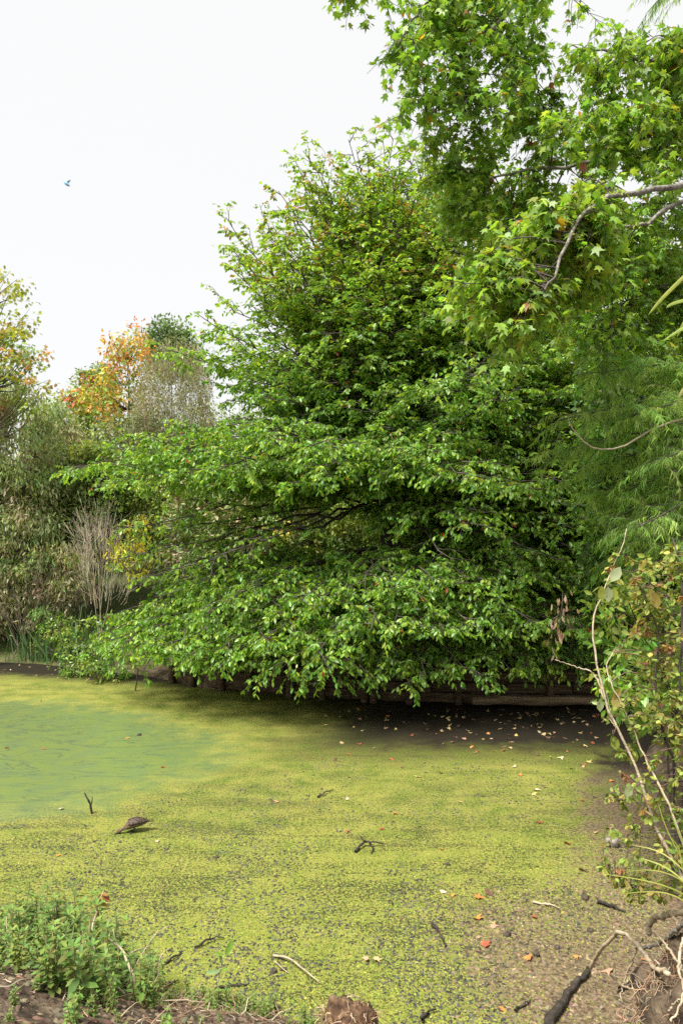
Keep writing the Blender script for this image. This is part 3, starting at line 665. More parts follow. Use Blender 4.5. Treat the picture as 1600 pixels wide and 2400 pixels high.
# twiggy bushes: upright bare twigs
def twiggy(name, label, poly, Y0, Y1, n, cols, l0, l1, r, cat='bush', seed=1, leaf=None, lean=.25, fork=2, cat_few=False):
    global R
    R = np.random.default_rng(seed)
    xsr = [a for a, b in poly]; ysr = [b for a, b in poly]; Ym = (Y0+Y1)/2
    b = P((min(xsr)+max(xsr))/2, max(ysr), Ym); b[2] = hz(b[0], Ym)
    root = thing(name, b, label, cat)
    stems, tw, tc, lv = [], [], [], Leaves()
    for k in range(4 if cat_few else 9):
        p1 = P(R.uniform(min(xsr)*.75+max(xsr)*.25, min(xsr)*.25+max(xsr)*.75), min(ysr)*.6+max(ysr)*.4, R.uniform(Y0, Y1))
        st = smooth_poly([b+[R.normal(0, .2), R.normal(0, .2), -.05], b*.5+p1*.5+R.normal(0, .12, 3), p1], 8)
        link('stem', tubes_mesh('stem', [(st, np.linspace(r*2, r*.8, 8))], np.array([cols[0]]), sides=6), M_TWIG, root)
    done = 0
    while done < n:
        px, py = R.uniform(min(xsr), max(xsr)), R.uniform(min(ysr), max(ysr))
        if not inside(poly, px, py): continue
        done += 1
        q0 = P(px, py, R.uniform(Y0, Y1)); out = unit((q0-b)*[1, 1, .3])
        c = curve(q0, unit(UP+out*lean+R.normal(0, .18, 3)), R.uniform(l0, l1), 5, -UP*.02, .06)
        col = vary(cols, 1, .2)[0]; tw.append((c, np.linspace(r, r*.4, 5))); tc.append(col)
        for _ in range(fork):
            i = R.integers(1, 4); c2 = curve(c[i], unit(unit(c[-1]-c[0])+R.normal(0, .4, 3)), R.uniform(l0, l1)*.5, 4, (0, 0, 0), .05)
            tw.append((c2, np.linspace(r*.6, r*.3, 4))); tc.append(col)
        if leaf is not None:
            m = 7; lv.add(c[R.integers(1, 5, m)]+R.normal(0, .08, (m, 3)), jitter(np.tile(UP, (m, 1)), .6), unit(R.normal(0, 1, (m, 3))), R.uniform(.05, .12, m), vary(leaf, m, .2))
    o = link('twigs', tubes_mesh('twigs', tw, tc, sides=3), M_TWIG, root); o['kind'] = 'stuff'
    if leaf is not None: leaf_objects(lv, DIA, M_SOFT, root, 0)
GREYT = [(.27, .24, .15), (.33, .29, .19), (.25, .25, .12), (.30, .21, .15)]
twiggy('twiggy_bush', 'tall grey brown bush of bare upright twigs beside the orange tree', [(345, 880), (400, 835), (460, 840), (490, 900), (500, 1060), (300, 1090), (310, 980)], 25, 27.5, 1150, GREYT, .4, .85, .007, seed=61, leaf=[(.24, .25, .10), (.20, .22, .08)])
twiggy('dead_shrub', 'pale dead shrub of tangled bare twigs above the reeds', [(180, 1330), (200, 1255), (235, 1240), (270, 1270), (305, 1330), (300, 1420), (200, 1430)], 19.3, 20.6, 150, [(.31, .26, .18), (.25, .21, .15), (.36, .31, .23)], .5, 1.1, .008, seed=62, lean=1.3, fork=3, cat_few=True)
twiggy('dead_shrub', 'grey brown leafless tangle low at the left edge above the mud', [(-60, 1330), (60, 1320), (170, 1350), (160, 1440), (40, 1500), (-60, 1500)], 20.9, 22, 170, [(.20, .16, .12), (.27, .22, .16), (.15, .12, .09)], .4, 1.0, .008, seed=63, lean=1.0)

# withered spray of brown leaves hanging at the right end of the low tier
R = np.random.default_rng(6)
wp = P(1318, 1385, 12.9); wb = thing('withered_spray', wp, 'withered brown leaf spray hanging among green leaves at the right end of the low tier', 'dead spray')
ww = smooth_poly([wp, P(1316, 1420, 12.85), P(1310, 1455, 12.8), P(1305, 1500, 12.8)], 8); link('twig', tubes_mesh('twig', [(ww, np.linspace(.010, .004, 8))], sides=5), M_BARK, wb)
lv = Leaves(); m = 60; i = R.integers(1, 8, m); lv.add(ww[i]+R.normal(0, .10, (m, 3)), unit(-UP+R.normal(0, .35, (m, 3))), unit(R.normal(0, 1, (m, 3))), R.uniform(.09, .16, m), vary([(.34, .22, .14), (.42, .30, .20), (.24, .13, .08)], m, .15))
leaf_objects(lv, NARROW, M_DEAD, wb, 40, cell=6)

# reeds
R = np.random.default_rng(8)
for (px, Y, n, l, lab) in [(85, 21.2, 60, 1.1, 'green reed clump left of the shore posts'), (150, 21.0, 80, 1.45, 'tall blue green reed clump directly behind the shore posts'), (215, 20.3, 70, 1.3, 'green reed clump under the pale dead shrub')]:
    b = P(px, 1500, Y); b[2] = hz(b[0], Y)
    rd = thing('reed_clump', b, lab, 'reeds', 'reed clumps along the far left shore')
    lv = Leaves(); m = n
    pos = b+R.normal(0, 1, (m, 3))*[.42, .25, 0]
    lv.add(pos, unit(UP*1.3+R.normal(0, .28, (m, 3))), unit(R.normal(0, 1, (m, 3))), l*R.uniform(.55, 1.1, m), vary([(.07, .16, .05), (.10, .20, .07), (.16, .22, .09)], m, .15))
    leaf_objects(lv, tpl_strip(.035, .22), M_SOFT, rd, 45, 'blades', 'blade', cell=9)
# leafy plants on the far left shore
for k, (px, py, Y, lab) in enumerate([(140, 1480, 20.6, 'broad leaved green plant beside the taller shore post'), (205, 1540, 19.3, 'bushy green plant at the waterline right of the shore posts'), (260, 1490, 19.0, 'rounded green plant below the yellow sapling'), (240, 1560, 18.6, 'dark green plant hanging over the water left of the low branches')]):
    clumpy('shore_plant', lab, [(px-50, py-45), (px+50, py-50), (px+60, py+40), (px-55, py+42)], Y-.5, Y+.5, 22, HOLLY+GREEN, .10, DIA, M_LEAF, per=34, rad=.25, cat='plant', seed=70+k, tr=.012)

# ------------------------------------------------------------------ timber retaining wall at the far bank
def box_mesh(name, p0, p1, h, th, seed, round_=.0, nseg=7):
    """a sawn timber from p0 to p1 (centre line), height h, thickness th, slightly uneven"""
    r = np.random.default_rng(seed); p0, p1 = np.array(p0, float), np.array(p1, float)
    t = unit(p1-p0); upv = UP if abs(t[2]) < .8 else np.array([0, 1., 0]); s = unit(np.cross(t, upv)); u = np.cross(s, t)
    prof = [(-1, -1), (-1, -.8), (-1, .8), (-.8, 1), (.8, 1), (1, .8), (1, -.8), (.8, -1), (-.8, -1)][1:]
    V, Fq = [], []; n = len(prof)
    for i in range(nseg):
        c = p0+(p1-p0)*i/(nseg-1)+s*r.normal(0, .006)+u*r.normal(0, .005)
        for a, b in prof: V.append(c+s*a*th/2*(1+r.normal(0, .03))+u*b*h/2*(1+r.normal(0, .03)))
    fl, fs = [], []
    for i in range(nseg-1):
        for k in range(n): fl += [i*n+k, i*n+(k+1) % n, (i+1)*n+(k+1) % n, (i+1)*n+k]; fs.append(4)
    fl += list(range(n-1, -1, -1)); fs.append(n); fl += [(nseg-1)*n+k for k in range(n)]; fs.append(n)
    return raw_mesh(name, np.array(V), np.array(fl), fs)
R = np.random.default_rng(90)
def shore(x, off=0.0): return np.array([x, float(far_y(x))-.08+off, 0])
wall = thing('retaining_wall', shore(1.5), 'weathered dark timber retaining wall under the overhanging branches', 'retaining wall')
xw = np.linspace(-4.4, 6.4, 8)
for row, (z0, hh) in enumerate([(.13, .20), (.36, .20), (.60, .21)]):
    for i in range(7):
        if row == 2 and i in (0, 3): continue
        a, b = xw[i]+.012+.25*(row == 1), xw[i+1]-.012+.25*(row == 1)
        p, q2 = shore(a, .02*R.normal()), shore(b, .02*R.normal()); p[2] = z0+R.normal(0, .012); q2[2] = z0+R.normal(0, .012)
        link('plank', box_mesh('plank', p, q2, hh, .07, 100+row*10+i), M_TIMBER, wall)
for i, x in enumerate([-4.3, -3.7, -2.9, -2.2, -1.2, -.45, .5, .72, 1.5, 2.6, 4.62, 5.9]):
    p = shore(x, -.10); top = p.copy(); top[2] = R.uniform(.62, .86); p[2] = -.3
    if x == 4.62: top[2] = .5
    link('post', tubes_mesh('post', [(np.linspace(p, top+[R.normal(0, .02), R.normal(0, .02), 0], 5), np.array([.085, .085, .08, .08, .074]))], sides=9), M_TIMBER, wall)
lg = link('fallen_log', tubes_mesh('fallen_log', [(smooth_poly([P(1105, 1642, 15.75), P(1200, 1641, 15.8), P(1400, 1645, 15.8)], 10)+R.normal(0, .008, (10, 3)), np.array([.085, .095, .1, .1, .098, .1, .1, .095, .09, .08]))], sides=12), noise_mat('peeled_log', [(.3, (.09, .06, .035)), (.55, (.22, .155, .09)), (.75, (.33, .25, .15))], 6, 8, .8, .6, 20, (.3, 3, 3)))
tag(lg, 'long tan log lying along the foot of the retaining wall', 'log')
for px, py, hh, rr, lab in [(165, 1558, .62, .10, 'dark weathered shore post left of its lighter square neighbour'), (187, 1562, .60, .13, 'thick brown cut shore post with a pale slab on top'), (108, 1535, .5, .09, 'black mossy shore post among the reeds at the far left')]:
    g = G(px, py); po = link('shore_post', tubes_mesh('shore_post', [(np.linspace(g-[0, 0, .3], g+[.02, 0, hh], 6), np.array([rr, rr*1.02, rr, rr*.98, rr*.97, rr*.95]))], sides=10), M_TIMBER)
    tag(po, lab, 'post', 'short timber posts at the far left shore')
sl = link('weathered_board', box_mesh('weathered_board', P(165, 1512, 20.35)+[0, 0, .0], P(205, 1516, 20.3), .05, .16, 7), M_GREYBARK)
tag(sl, 'short pale board lying on top of the thick shore post', 'board')

# ------------------------------------------------------------------ wire fence and post behind, right
fx0, fx1, fY = P(1335, 1290, 22.5)[0], P(1470, 1290, 22.5)[0], 22.5
fz = hz(fx0, fY)
fence = thing('wire_fence', (fx0, fY, fz), 'small diamond mesh fence with a pale post glimpsed behind the trees', 'fence')
zt0, zt1 = P(1400, 1340, fY)[2], P(1400, 1240, fY)[2]
M_WIRE = noise_mat('wire', [(.3, (.30, .29, .28)), (.7, (.42, .41, .40))], 10, 2, .5, 0)
M_PALE = noise_mat('pale_paint', [(.3, (.42, .38, .32)), (.6, (.62, .58, .50))], 7, 6, .8, .3)
wires = []
st = .085
for k in range(-16, 40):
    for sgn in (1, -1):
        a = np.array([fx0+k*st, fY, zt0]); b = a+[sgn*(zt1-zt0), 0, zt1-zt0]
        pts = []
        for t in np.linspace(0, 1, 24):
            q0 = a+(b-a)*t
            if fx0 <= q0[0] <= fx1: pts.append(q0)
        if len(pts) > 1: wires.append((np.array([pts[0], pts[-1]]), np.array([.005, .005])))
o = link('wire_mesh', tubes_mesh('wire_mesh', wires, sides=3), M_WIRE, fence); o['kind'] = 'stuff'
for px, w in ((1402, .085), (1312, .07), (1466, .07)):
    a = P(px, 1300, fY-.06); link('post', box_mesh('post', [a[0], a[1], fz-.1], [a[0], a[1], zt1+.06], w*2, w*1.5, px), M_PALE, fence)
pth = link('brick_path', raw_mesh('brick_path', np.array([[x, y, hz(x, y)+.05+(0.25 if y > 20.3 else 0)] for y in (19.9, 20.9, 21.9) for x in np.linspace(5.6, 8.4, 8)]), np.array([[j*8+i, j*8+i+1, (j+1)*8+i+1, (j+1)*8+i] for j in range(2) for i in range(7)]).ravel(), [4]*14), noise_mat('pink_gravel', [(.3, (.26, .14, .11)), (.6, (.44, .27, .22))], 20, 6, .9, .5))
tag(pth, kind='structure'); pth.name = 'path'

# ------------------------------------------------------------------ duck
def duck():
    c = G(314, 1950); s = .0064*1.0
    root = thing('duck', (c[0], c[1], 0), 'brown duck feeding with its bill down in the green weed', 'duck')
    # side profile in duck space: x forward (towards the bill), z up; metres
    prof = [(-.205, .125, .004, .006), (-.185, .122, .016, .010), (-.15, .118, .036, .024), (-.10, .118, .060, .048), (-.04, .120, .074, .064), (.02, .112, .078, .068), (.07, .098, .070, .062),
            (.100, .083, .046, .044), (.118, .070, .027, .028), (.142, .056, .021, .022), (.166, .042, .025, .027), (.187, .034, .030, .032), (.205, .027, .025, .026), (.219, .020, .013, .013)]
    ang = np.arange(16)*2*math.pi/16; V = []
    yaw = math.radians(197); cy_, sy_ = math.cos(yaw), math.sin(yaw)
    def W(x, y, z): return (x*cy_-y*sy_, x*sy_+y*cy_, z)
    fine = np.array(prof); u = np.linspace(0, len(prof)-1, 40); fine = np.stack([np.interp(u, np.arange(len(prof)), fine[:, k]) for k in range(4)], 1)
    for x, z, w, h in fine:
        for a in ang: V.append(W(x, w*math.cos(a), z+h*math.sin(a)*(1.0 if math.sin(a) > 0 else .82)))
    n = len(fine); fl = []; fs = []
    for i in range(n-1):
        for k in range(16): fl += [i*16+k, i*16+(k+1) % 16, (i+1)*16+(k+1) % 16, (i+1)*16+k]; fs.append(4)
    fl += list(range(15, -1, -1)); fs.append(16); fl += [(n-1)*16+k for k in range(16)]; fs.append(16)
    M_BROWN = noise_mat('duck_plumage', [(.35, (.045, .028, .020)), (.5, (.11, .070, .048)), (.66, (.20, .135, .095))], 75, 4, .7, .5, 90, bdist=.004)
    M_WING = noise_mat('duck_wing', [(.35, (.025, .018, .015)), (.55, (.075, .05, .038)), (.7, (.17, .12, .09))], 60, 4, .6, .5, 80, (1, 1, 1), bdist=.004)
    M_BILL = noise_mat('duck_bill', [(.3, (.035, .032, .036)), (.7, (.075, .07, .075))], 30, 2, .4, .1)
    def put(nm, me, mat, par=root):
        o = bpy.data.objects.new(nm, me); COL.objects.link(o); o.parent = par; me.materials.append(mat); return o
    put('body', raw_mesh('body', np.array(V), np.array(fl), fs, smooth=True), M_BROWN)
    for sgn in (1, -1):                      # folded wings: curved shells ending in pointed primaries over the tail
        WV = []; L_ = np.linspace(0, 1, 12)
        for t in L_:
            x = .075-.275*t; hw = .052*math.sin(math.pi*min(1, .16+t*.84))**.8+.003; zc = .140+.016*math.sin(math.pi*t)-.012*t
            for v in np.linspace(-1, 1, 6):
                yb = np.interp(x, fine[:, 0], fine[:, 2]); zb = np.interp(x, fine[:, 0], fine[:, 1]); hb = np.interp(x, fine[:, 0], fine[:, 3])
                an = math.radians(50-44*v*min(1., hw/.05)); WV.append(W(x, sgn*(yb+.006)*math.cos(an)+sgn*.0, zb+(hb+.007)*math.sin(an)+.004*t))
        fq = []
        for i in range(11):
            for k in range(5): fq += [i*6+k, i*6+k+1, (i+1)*6+k+1, (i+1)*6+k]
        o = put('wing', raw_mesh('wing', np.array(WV), np.array(fq), [4]*55, smooth=True), M_WING)
        m = o.modifiers.new('thickness', 'SOLIDIFY'); m.thickness = .004
        ey = [W(.200+.005*math.cos(a)*math.sin(b), sgn*(.0225+.003*math.cos(b)), .036+.005*math.sin(a)*math.sin(b)) for b in (0.01, .8, 1.57) for a in np.arange(8)*math.pi/4]
        fq = []
        for i in range(2):
            for k in range(8): fq += [i*8+k, i*8+(k+1) % 8, (i+1)*8+(k+1) % 8, (i+1)*8+k]
        put('eye', raw_mesh('eye', np.array(ey), np.array(fq), [4]*16, smooth=True), M_BILL)
        lgp = [W(-.01, sgn*.032, .06), W(-.005, sgn*.034, .03), W(.0, sgn*.035, .004)]
        put('leg', tubes_mesh('leg', [(np.array(lgp), np.array([.009, .006, .006])), (np.array([W(0, sgn*.035, .008), W(.03, sgn*.035, .006), W(.05, sgn*.04, .004)]), np.array([.006, .008, .012]))], sides=6), M_BILL)
    BV = []
    for x, z, w, h in [(.212, .024, .015, .014), (.226, .015, .013, .009), (.245, .006, .014, .005), (.258, .001, .011, .003)]:
        for a in np.arange(8)*math.pi/4: BV.append(W(x, w*math.cos(a), z+h*math.sin(a)))
    fq = []
    for i in range(3):
        for k in range(8): fq += [i*8+k, i*8+(k+1) % 8, (i+1)*8+(k+1) % 8, (i+1)*8+k]
    put('bill', raw_mesh('bill', np.array(BV), np.array(fq+[24+k for k in range(8)]), [4]*24+[8], smooth=True), M_BILL)
    T = []
    for k in range(5):
        a = (k-2)*.16; T += [W(-.175, .018*(k-2)/2-.007, .120), W(-.175, .018*(k-2)/2+.007, .124), W(-.252*math.cos(a)+.005, .252*math.sin(a)*.55+.006, .128), W(-.258*math.cos(a), .258*math.sin(a)*.55-.004, .125)]
    o = put('tail', raw_mesh('tail', np.array(T), np.arange(20), [4]*5), M_WING); m = o.modifiers.new('thickness', 'SOLIDIFY'); m.thickness = .003
    root.scale = (.98,)*3
duck()

# ------------------------------------------------------------------ small bird in the sky
def bird():
    c = P(157, 430, 22)
    root = thing('flying_bird', c, 'tiny blue bird in flight against the white sky', 'bird')
    mb = noise_mat('blue_plumage', [(.3, (.12, .32, .55)), (.7, (.35, .60, .80))], 30, 3, .6, .2)
    def put(nm, me):
        o = bpy.data.objects.new(nm, me); COL.objects.link(o); o.parent = root; me.materials.append(mb); return o
    pts = np.array([(-.10, 0, .05), (-.075, 0, .042), (-.03, 0, .01), (.02, 0, -.03), (.06, 0, -.06), (.10, 0, -.085)])
    put('body', tubes_mesh('body', [(pts, np.array([.006, .026, .045, .048, .028, .008]))], sides=10))
    for sg, tip in ((1, (-.10, .16, .075)), (-1, (.17, -.10, .06))):
        a, b = np.array([-.035, 0, .03]), np.array([.035, 0, -.02]); t = np.array(tip); m = (a+b)/2*.45+t*.55+[0, 0, .03]
        v = np.array([a, b, m+[.03, 0, -.012], t, m+[-.03, 0, .012]])
        o = put('wing', raw_mesh('wing', v, np.array([0, 1, 2, 4, 4, 2, 3]), [4, 3])); md = o.modifiers.new('thickness', 'SOLIDIFY'); md.thickness = .008
bird()

# ------------------------------------------------------------------ fallen leaves
R = np.random.default_rng(14)
FALL = {'pale yellow': (.58, .47, .18), 'tan': (.50, .36, .19), 'orange': (.62, .24, .07), 'rust red': (.36, .10, .05), 'dark brown': (.13, .075, .05), 'cream': (.58, .48, .31), 'pinkish brown': (.52, .30, .20)}
fmesh = {}
for k, c in FALL.items():
    for v in range(3):
        tv, tf = tpl_star(R.uniform(.1, .45)); tv = tv.copy(); tv[:, 1] -= .32; tv[:, 2] = R.normal(0, .05, len(tv)) - .35*(v-1)*tv[:, 0]**2*2 + .25*(tv[:, 1]**2)*(v == 2) + .03
        if v == 1: tv[:, 0] *= .55
        me = raw_mesh('fallen_leaf', tv, np.concatenate([np.array(f) for f in tf]), [len(f) for f in tf], np.tile(np.array(c)*np.exp(R.normal(0, .1)), (len(tv), 1)))
        me.materials.append(M_DEAD); fmesh[k, v] = me
def fallen(px, py, col, size, label=None, group=None, g=None):
    p = G(px, py) if g is None else g
    z = max(hz(p[0], p[1]), 0)
    o = bpy.data.objects.new('fallen_leaf', fmesh[col, int(R.integers(0, 3))]); COL.objects.link(o)
    o.location = (p[0], p[1], z+.012); o.rotation_euler = (R.normal(0, .22), R.normal(0, .22), R.uniform(0, 6.28)); o.scale = (size,)*3
    tag(o, label, 'fallen leaf', group)
NAMED = [(980, 1822, 'pale yellow', .17, 'pale yellow long pointed leaf on the shadow edge of the weed'), (1033, 1813, 'rust red', .12, 'reddish leaf just right of the long pale yellow leaf'),
 (1255, 1853, 'cream', .15, 'creamy star leaf on the mid right weed, upper of a touching pair'), (1250, 1862, 'pale yellow', .13, 'pale yellow leaf just under the creamy star leaf'),
 (1075, 1880, 'tan', .12, 'tan leaf on the weed below the long pale yellow leaf'), (925, 1908, 'orange', .11, 'narrow orange leaf on the open weed above the debris branch'),
 (895, 1944, 'rust red', .12, 'dark red leaf lying just above the debris branch'), (813, 1950, 'rust red', .10, 'small red leaf left of the debris branch tip'), (1034, 1992, 'orange', .12, 'orange red leaf standing alone right of the debris branch'),
 (1037, 2093, 'cream', .13, 'folded whitish leaf beside a small orange leaf'), (1062, 2100, 'orange', .09, 'small orange leaf right of the folded whitish leaf'), (1120, 2106, 'orange', .16, 'large orange star leaf touching a dark curled leaf'),
 (1146, 2096, 'dark brown', .15, 'dark curled leaf touching the large orange star leaf'), (1117, 2154, 'orange', .15, 'orange leaf directly below the large orange star leaf'), (1155, 2173, 'pinkish brown', .12, 'pinkish leaf right below the two orange star leaves'),
 (1137, 2217, 'rust red', .16, 'dark red brown leaf near the dark lying stick'), (1252, 2152, 'rust red', .10, 'small rusty leaf on the weed at the muddy margin'), (858, 2251, 'pinkish brown', .15, 'pink tan leaf, left of a close pair near the stump'),
 (882, 2252, 'tan', .12, 'tan leaf, right of a close pair near the stump'), (1239, 2248, 'orange', .15, 'orange and brown leaf beside a dark mud lump on the margin'), (1455, 2046, 'orange', .17, 'bright orange leaf below the right hand shrub'),
 (1362, 2040, 'dark brown', .15, 'purplish brown curled leaf left of the bright orange leaf'), (1330, 1978, 'rust red', .15, 'red brown star leaf left of the grey wood chunk'), (1265, 1928, 'rust red', .15, 'flat red brown leaf on the mid right weed'),
 (1425, 1942, 'pale yellow', .16, 'pale yellow star leaf above the grey wood chunk'), (1395, 1953, 'tan', .15, 'tan star leaf left of the pale star leaf above the wood chunk'), (1363, 1877, 'rust red', .10, 'small dark red leaf up the right weed'),
 (1432, 1831, 'orange', .13, 'pale orange leaf near the shrub stem on the right'), (1314, 1777, 'cream', .17, 'cream star leaf on the right shadow margin'), (1328, 1762, 'orange', .12, 'yellow orange leaf above the cream star leaf'),
 (1370, 1749, 'pale yellow', .2, 'wide pale yellow leaf at the right in the dark margin'), (1378, 1787, 'pale yellow', .15, 'yellowish star leaf right of the cream star leaf'), (1337, 1802, 'tan', .12, 'tan leaf under the cream star leaf'),
 (813, 1875, 'cream', .10, 'small white leaf alone on the bright central weed'), (650, 1880, 'pinkish brown', .11, 'pink leaf left of the small white leaf'), (370, 1973, 'cream', .11, 'whitish leaf with an orange end right of the duck'),
 (140, 2006, 'orange', .10, 'small orange leaf on the weed at the lower left'), (145, 1897, 'cream', .10, 'cream leaf floating near the forked stick'), (300, 1731, 'orange', .11, 'small orange leaf beside the floating wood lump'),
 (380, 1799, 'rust red', .13, 'red brown leaf floating in the middle of the open water edge'), (103, 1756, 'rust red', .11, 'red leaf on the open water at the left'), (18, 1754, 'rust red', .12, 'red leaf at the far left edge of the open water'),
 (1425, 2276, 'pinkish brown', .15, 'folded tan leaf on bare mud beside the thin root'), (1520, 2256, 'orange', .14, 'bright orange leaf on the mud against the root mound'), (1350, 2245, 'orange', .07, 'tiny orange leaf on the muddy margin'),
 (1118, 1762, 'rust red', .15, 'red leaf in the dark band, left of a close pair'), (1180, 1760, 'rust red', .18, 'long red leaf in the dark band, right of a close pair'), (1217, 1818, 'orange', .12, 'orange leaf in the half shade below the dark band'),
 (915, 1780, 'rust red', .16, 'red brown leaf on the shadow edge left of the tan log'), (755, 1780, 'orange', .09, 'small orange leaf in the green shade at centre'), (1385, 1720, 'rust red', .13, 'red leaf on black mud near the shrub'),
 (835, 1790, 'tan', .07, 'tiny tan leaf in the green shade'), (1180, 2370, 'orange', .10, 'upright orange leaf on the lower margin mud'), (1545, 2110, 'orange', .12, 'orange leaf beneath the right hand shrub stems')]
for px, py, c, s, lab in NAMED: fallen(px, py, c, s*.88, lab)
keys = list(FALL); n = 0
while n < 185:
    px, py = R.uniform(760, 1440), 1662+abs(R.normal(0, 52))
    if px < 1000 and R.random() < .6: continue
    kc = str(R.choice(keys, p=[.15, .27, .05, .09, .26, .08, .10])); fallen(px, py, kc, R.uniform(.06, .13), f'small {kc} leaf scattered on the mud with painted shade below the low branches', 'leaves scattered in the dark band under the branches'); n += 1
n = 0
while n < 40:
    px, py = R.uniform(0, 190), R.uniform(1530, 1592)
    kc = str(R.choice(['cream', 'tan', 'dark brown'])); fallen(px, py, kc, R.uniform(.06, .11), f'small {kc} leaf scrap on the brown shore at the far left', 'leaf scraps on the far left shore'); n += 1

# ------------------------------------------------------------------ sticks, lumps, wood on the weed
def stick(lab, pts, r, mat=None, name='fallen_stick', sub=(), cat='stick', taper=.35, n=12, wig=.006):
    base = np.array(pts[0]); tubes = [(smooth_poly(pts, n)+R.normal(0, wig, (n, 3)), np.linspace(r, r*taper, n)*np.exp(R.normal(0, .06, n)))]
    for sp_, rr in sub: tubes.append((smooth_poly(sp_, 7), np.linspace(rr, rr*.4, 7)))
    o = link(name, tubes_mesh(name, tubes, sides=8), mat or M_DARKWOOD); tag(o, lab, cat); return o
def gp(px, py, z=.02):
    g = G(px, py); h = max(hz(g[0], g[1]), 0)
    return G(px, py, h+z)
def up(px, py, base): return P(px, py, base[1])
b = G(218, 1907); stick('dark forked stick poking upright out of the open water', [b-[0, 0, .1], up(212, 1885, b), up(206, 1873, b), up(198, 1858, b)], .020, sub=[([up(213, 1888, b), up(216, 1878, b), up(217, 1868, b)], .011)], wig=.002)
stick('black forked debris branch lying in the middle of the weed', [gp(832, 1996), gp(853, 1975, .05), gp(868, 1974, .06), gp(898, 1979)], .018, sub=[([gp(860, 1974, .05), gp(848, 1966, .1), gp(843, 1957, .14)], .012), ([gp(866, 1976), gp(874, 1988), gp(869, 2000)], .014)])
stick('dark green stick lying on the central weed', [gp(745, 1868), gp(762, 1858, .03), gp(780, 1849)], .014)
stick('short dark stick lying diagonally left of the red brown leaf', [gp(1013, 2165), gp(1030, 2185, .03), gp(1046, 2220)], .016)
stick('thin bent black stick lower left of centre, with an upright twig', [gp(455, 2222), gp(490, 2200, .04), gp(525, 2196)], .012, sub=[([gp(492, 2200, .04), gp(494, 2188, .1)], .008)])
stick('short black stick near the weedy bank at lower left', [gp(388, 2256), gp(405, 2244, .02), gp(428, 2231)], .013)
stick('black stub of a stick close to the weedy bank', [gp(393, 2308), gp(421, 2295)], .012)
stick('long grey stick at the waterline below the seedling', [gp(500, 2316), gp(540, 2310, .02), gp(585, 2305)], .013)
stick('thin dry brown stem fallen across the weed near the stump', [gp(640, 2238), gp(672, 2244, .05), gp(712, 2272, .06), gp(752, 2305)], .012, M_STRAW, sub=[([gp(645, 2253, .03), gp(660, 2268, .03), gp(678, 2282, .02)], .006)])
stick('white bleached stick on the right weed margin', [gp(1248, 2114), gp(1285, 2121, .02), gp(1312, 2127)], .013, M_STRAW)
stick('dark thick stick on the mud under the right shrub', [gp(1400, 2114), gp(1430, 2122, .03), gp(1462, 2136)], .022, sub=[([gp(1405, 2114, .02), gp(1395, 2102, .06)], .01)])
stick('thick black fallen branch running over the mud to the bottom edge', [gp(1282, 2412, .03), gp(1318, 2345, .04), gp(1350, 2305, .04), gp(1382, 2268, .04)], .040, taper=.5, wig=.008, name='fallen_branch', cat='branch')
stick('black stick pointing at the root mound on the mud', [gp(1452, 2318), gp(1490, 2295, .04), gp(1528, 2276, .05)], .022, sub=[([gp(1455, 2316), gp(1445, 2325)], .012)])
stick('dark thin stick at the right edge of the weed by the bottom', [gp(1205, 2368), gp(1225, 2355, .02), gp(1245, 2344)], .012)
stick('dark root like stick curving beside the stump', [gp(985, 2395), gp(1000, 2372, .03), gp(1022, 2366)], .016)
stick('thin upright black twig in the weed at the far left', [gp(96, 1650, -.05), gp(97, 1640, .05)], .012, cat='twig')
def lump(px, py, r, lab, mat=None, sc=(1, .8, .5), name='mud_lump', cat='mud lump', group=None):
    g = gp(px, py, 0); u_, v_ = 8, 5; V = []
    for i in range(v_+1):
        for k in range(u_):
            th = math.pi*i/v_; ph = 2*math.pi*k/u_; e = 1+R.normal(0, .24)
            V.append((r*sc[0]*math.sin(th)*math.cos(ph)*e, r*sc[1]*math.sin(th)*math.sin(ph)*e, r*sc[2]*math.cos(th)*e))
    fq = [[i*u_+k, (i+1)*u_+k, (i+1)*u_+(k+1) % u_, i*u_+(k+1) % u_] for i in range(v_) for k in range(u_)]
    o = link(name, raw_mesh(name, np.array(V), np.array(fq).ravel(), [4]*len(fq), smooth=True), mat or M_DARKWOOD); o.location = (g[0], g[1], g[2]+r*sc[2]*.4); o.rotation_euler = (0, 0, R.uniform(0, 6)); tag(o, lab, cat, group); return o
M_MUD = noise_mat('grey_mud', [(.3, (.045, .035, .026)), (.6, (.11, .09, .065)), (.8, (.18, .15, .11))], 30, 6, .9, .8)
lump(326, 1724, 0.053, 'dark brown curled wood lump floating in the open water', sc=(1, .5, .42), name='floating_wood_lump', cat='wood lump')
lump(507, 2010, 0.029, 'round black lump on the weed below the duck', M_MUD)
lump(640, 2280, 0.032, 'black ball like lump by the fallen dry stem', M_MUD, (1, 1, .9))
lump(664, 2273, 0.032, 'flat black lump right of the ball like lump', M_MUD, (1.3, .7, .4))
lump(1049, 2027, 0.029, 'lone grey brown lump on the mid weed', M_MUD, (1, 1, .7))
lump(1187, 2193, 0.034, 'grey clod right of the red brown leaf', M_MUD, (1, 1, .7))
lump(1256, 2240, 0.037, 'dark upright clod beside the orange and brown leaf', M_MUD, (.8, .8, 1.1))
lump(1370, 2107, 0.045, 'smooth rounded stone like clod on the right margin', M_MUD, (1, 1, .9))
lump(1305, 2222, 0.026, 'small dark clod by the thin pale root', M_MUD, (1, 1, .7))
lump(1382, 2182, 0.032, 'dark clod left of the root arch on bare mud', M_MUD, (1.2, .8, .6))
ck = link('wood_chunk', box_mesh('wood_chunk', gp(1418, 1971, .05), gp(1447, 1975, .05), .10, .12, 55, nseg=4), M_GREYBARK); tag(ck, 'grey broken wood chunk lying on the weed by the shrub', 'wood chunk')

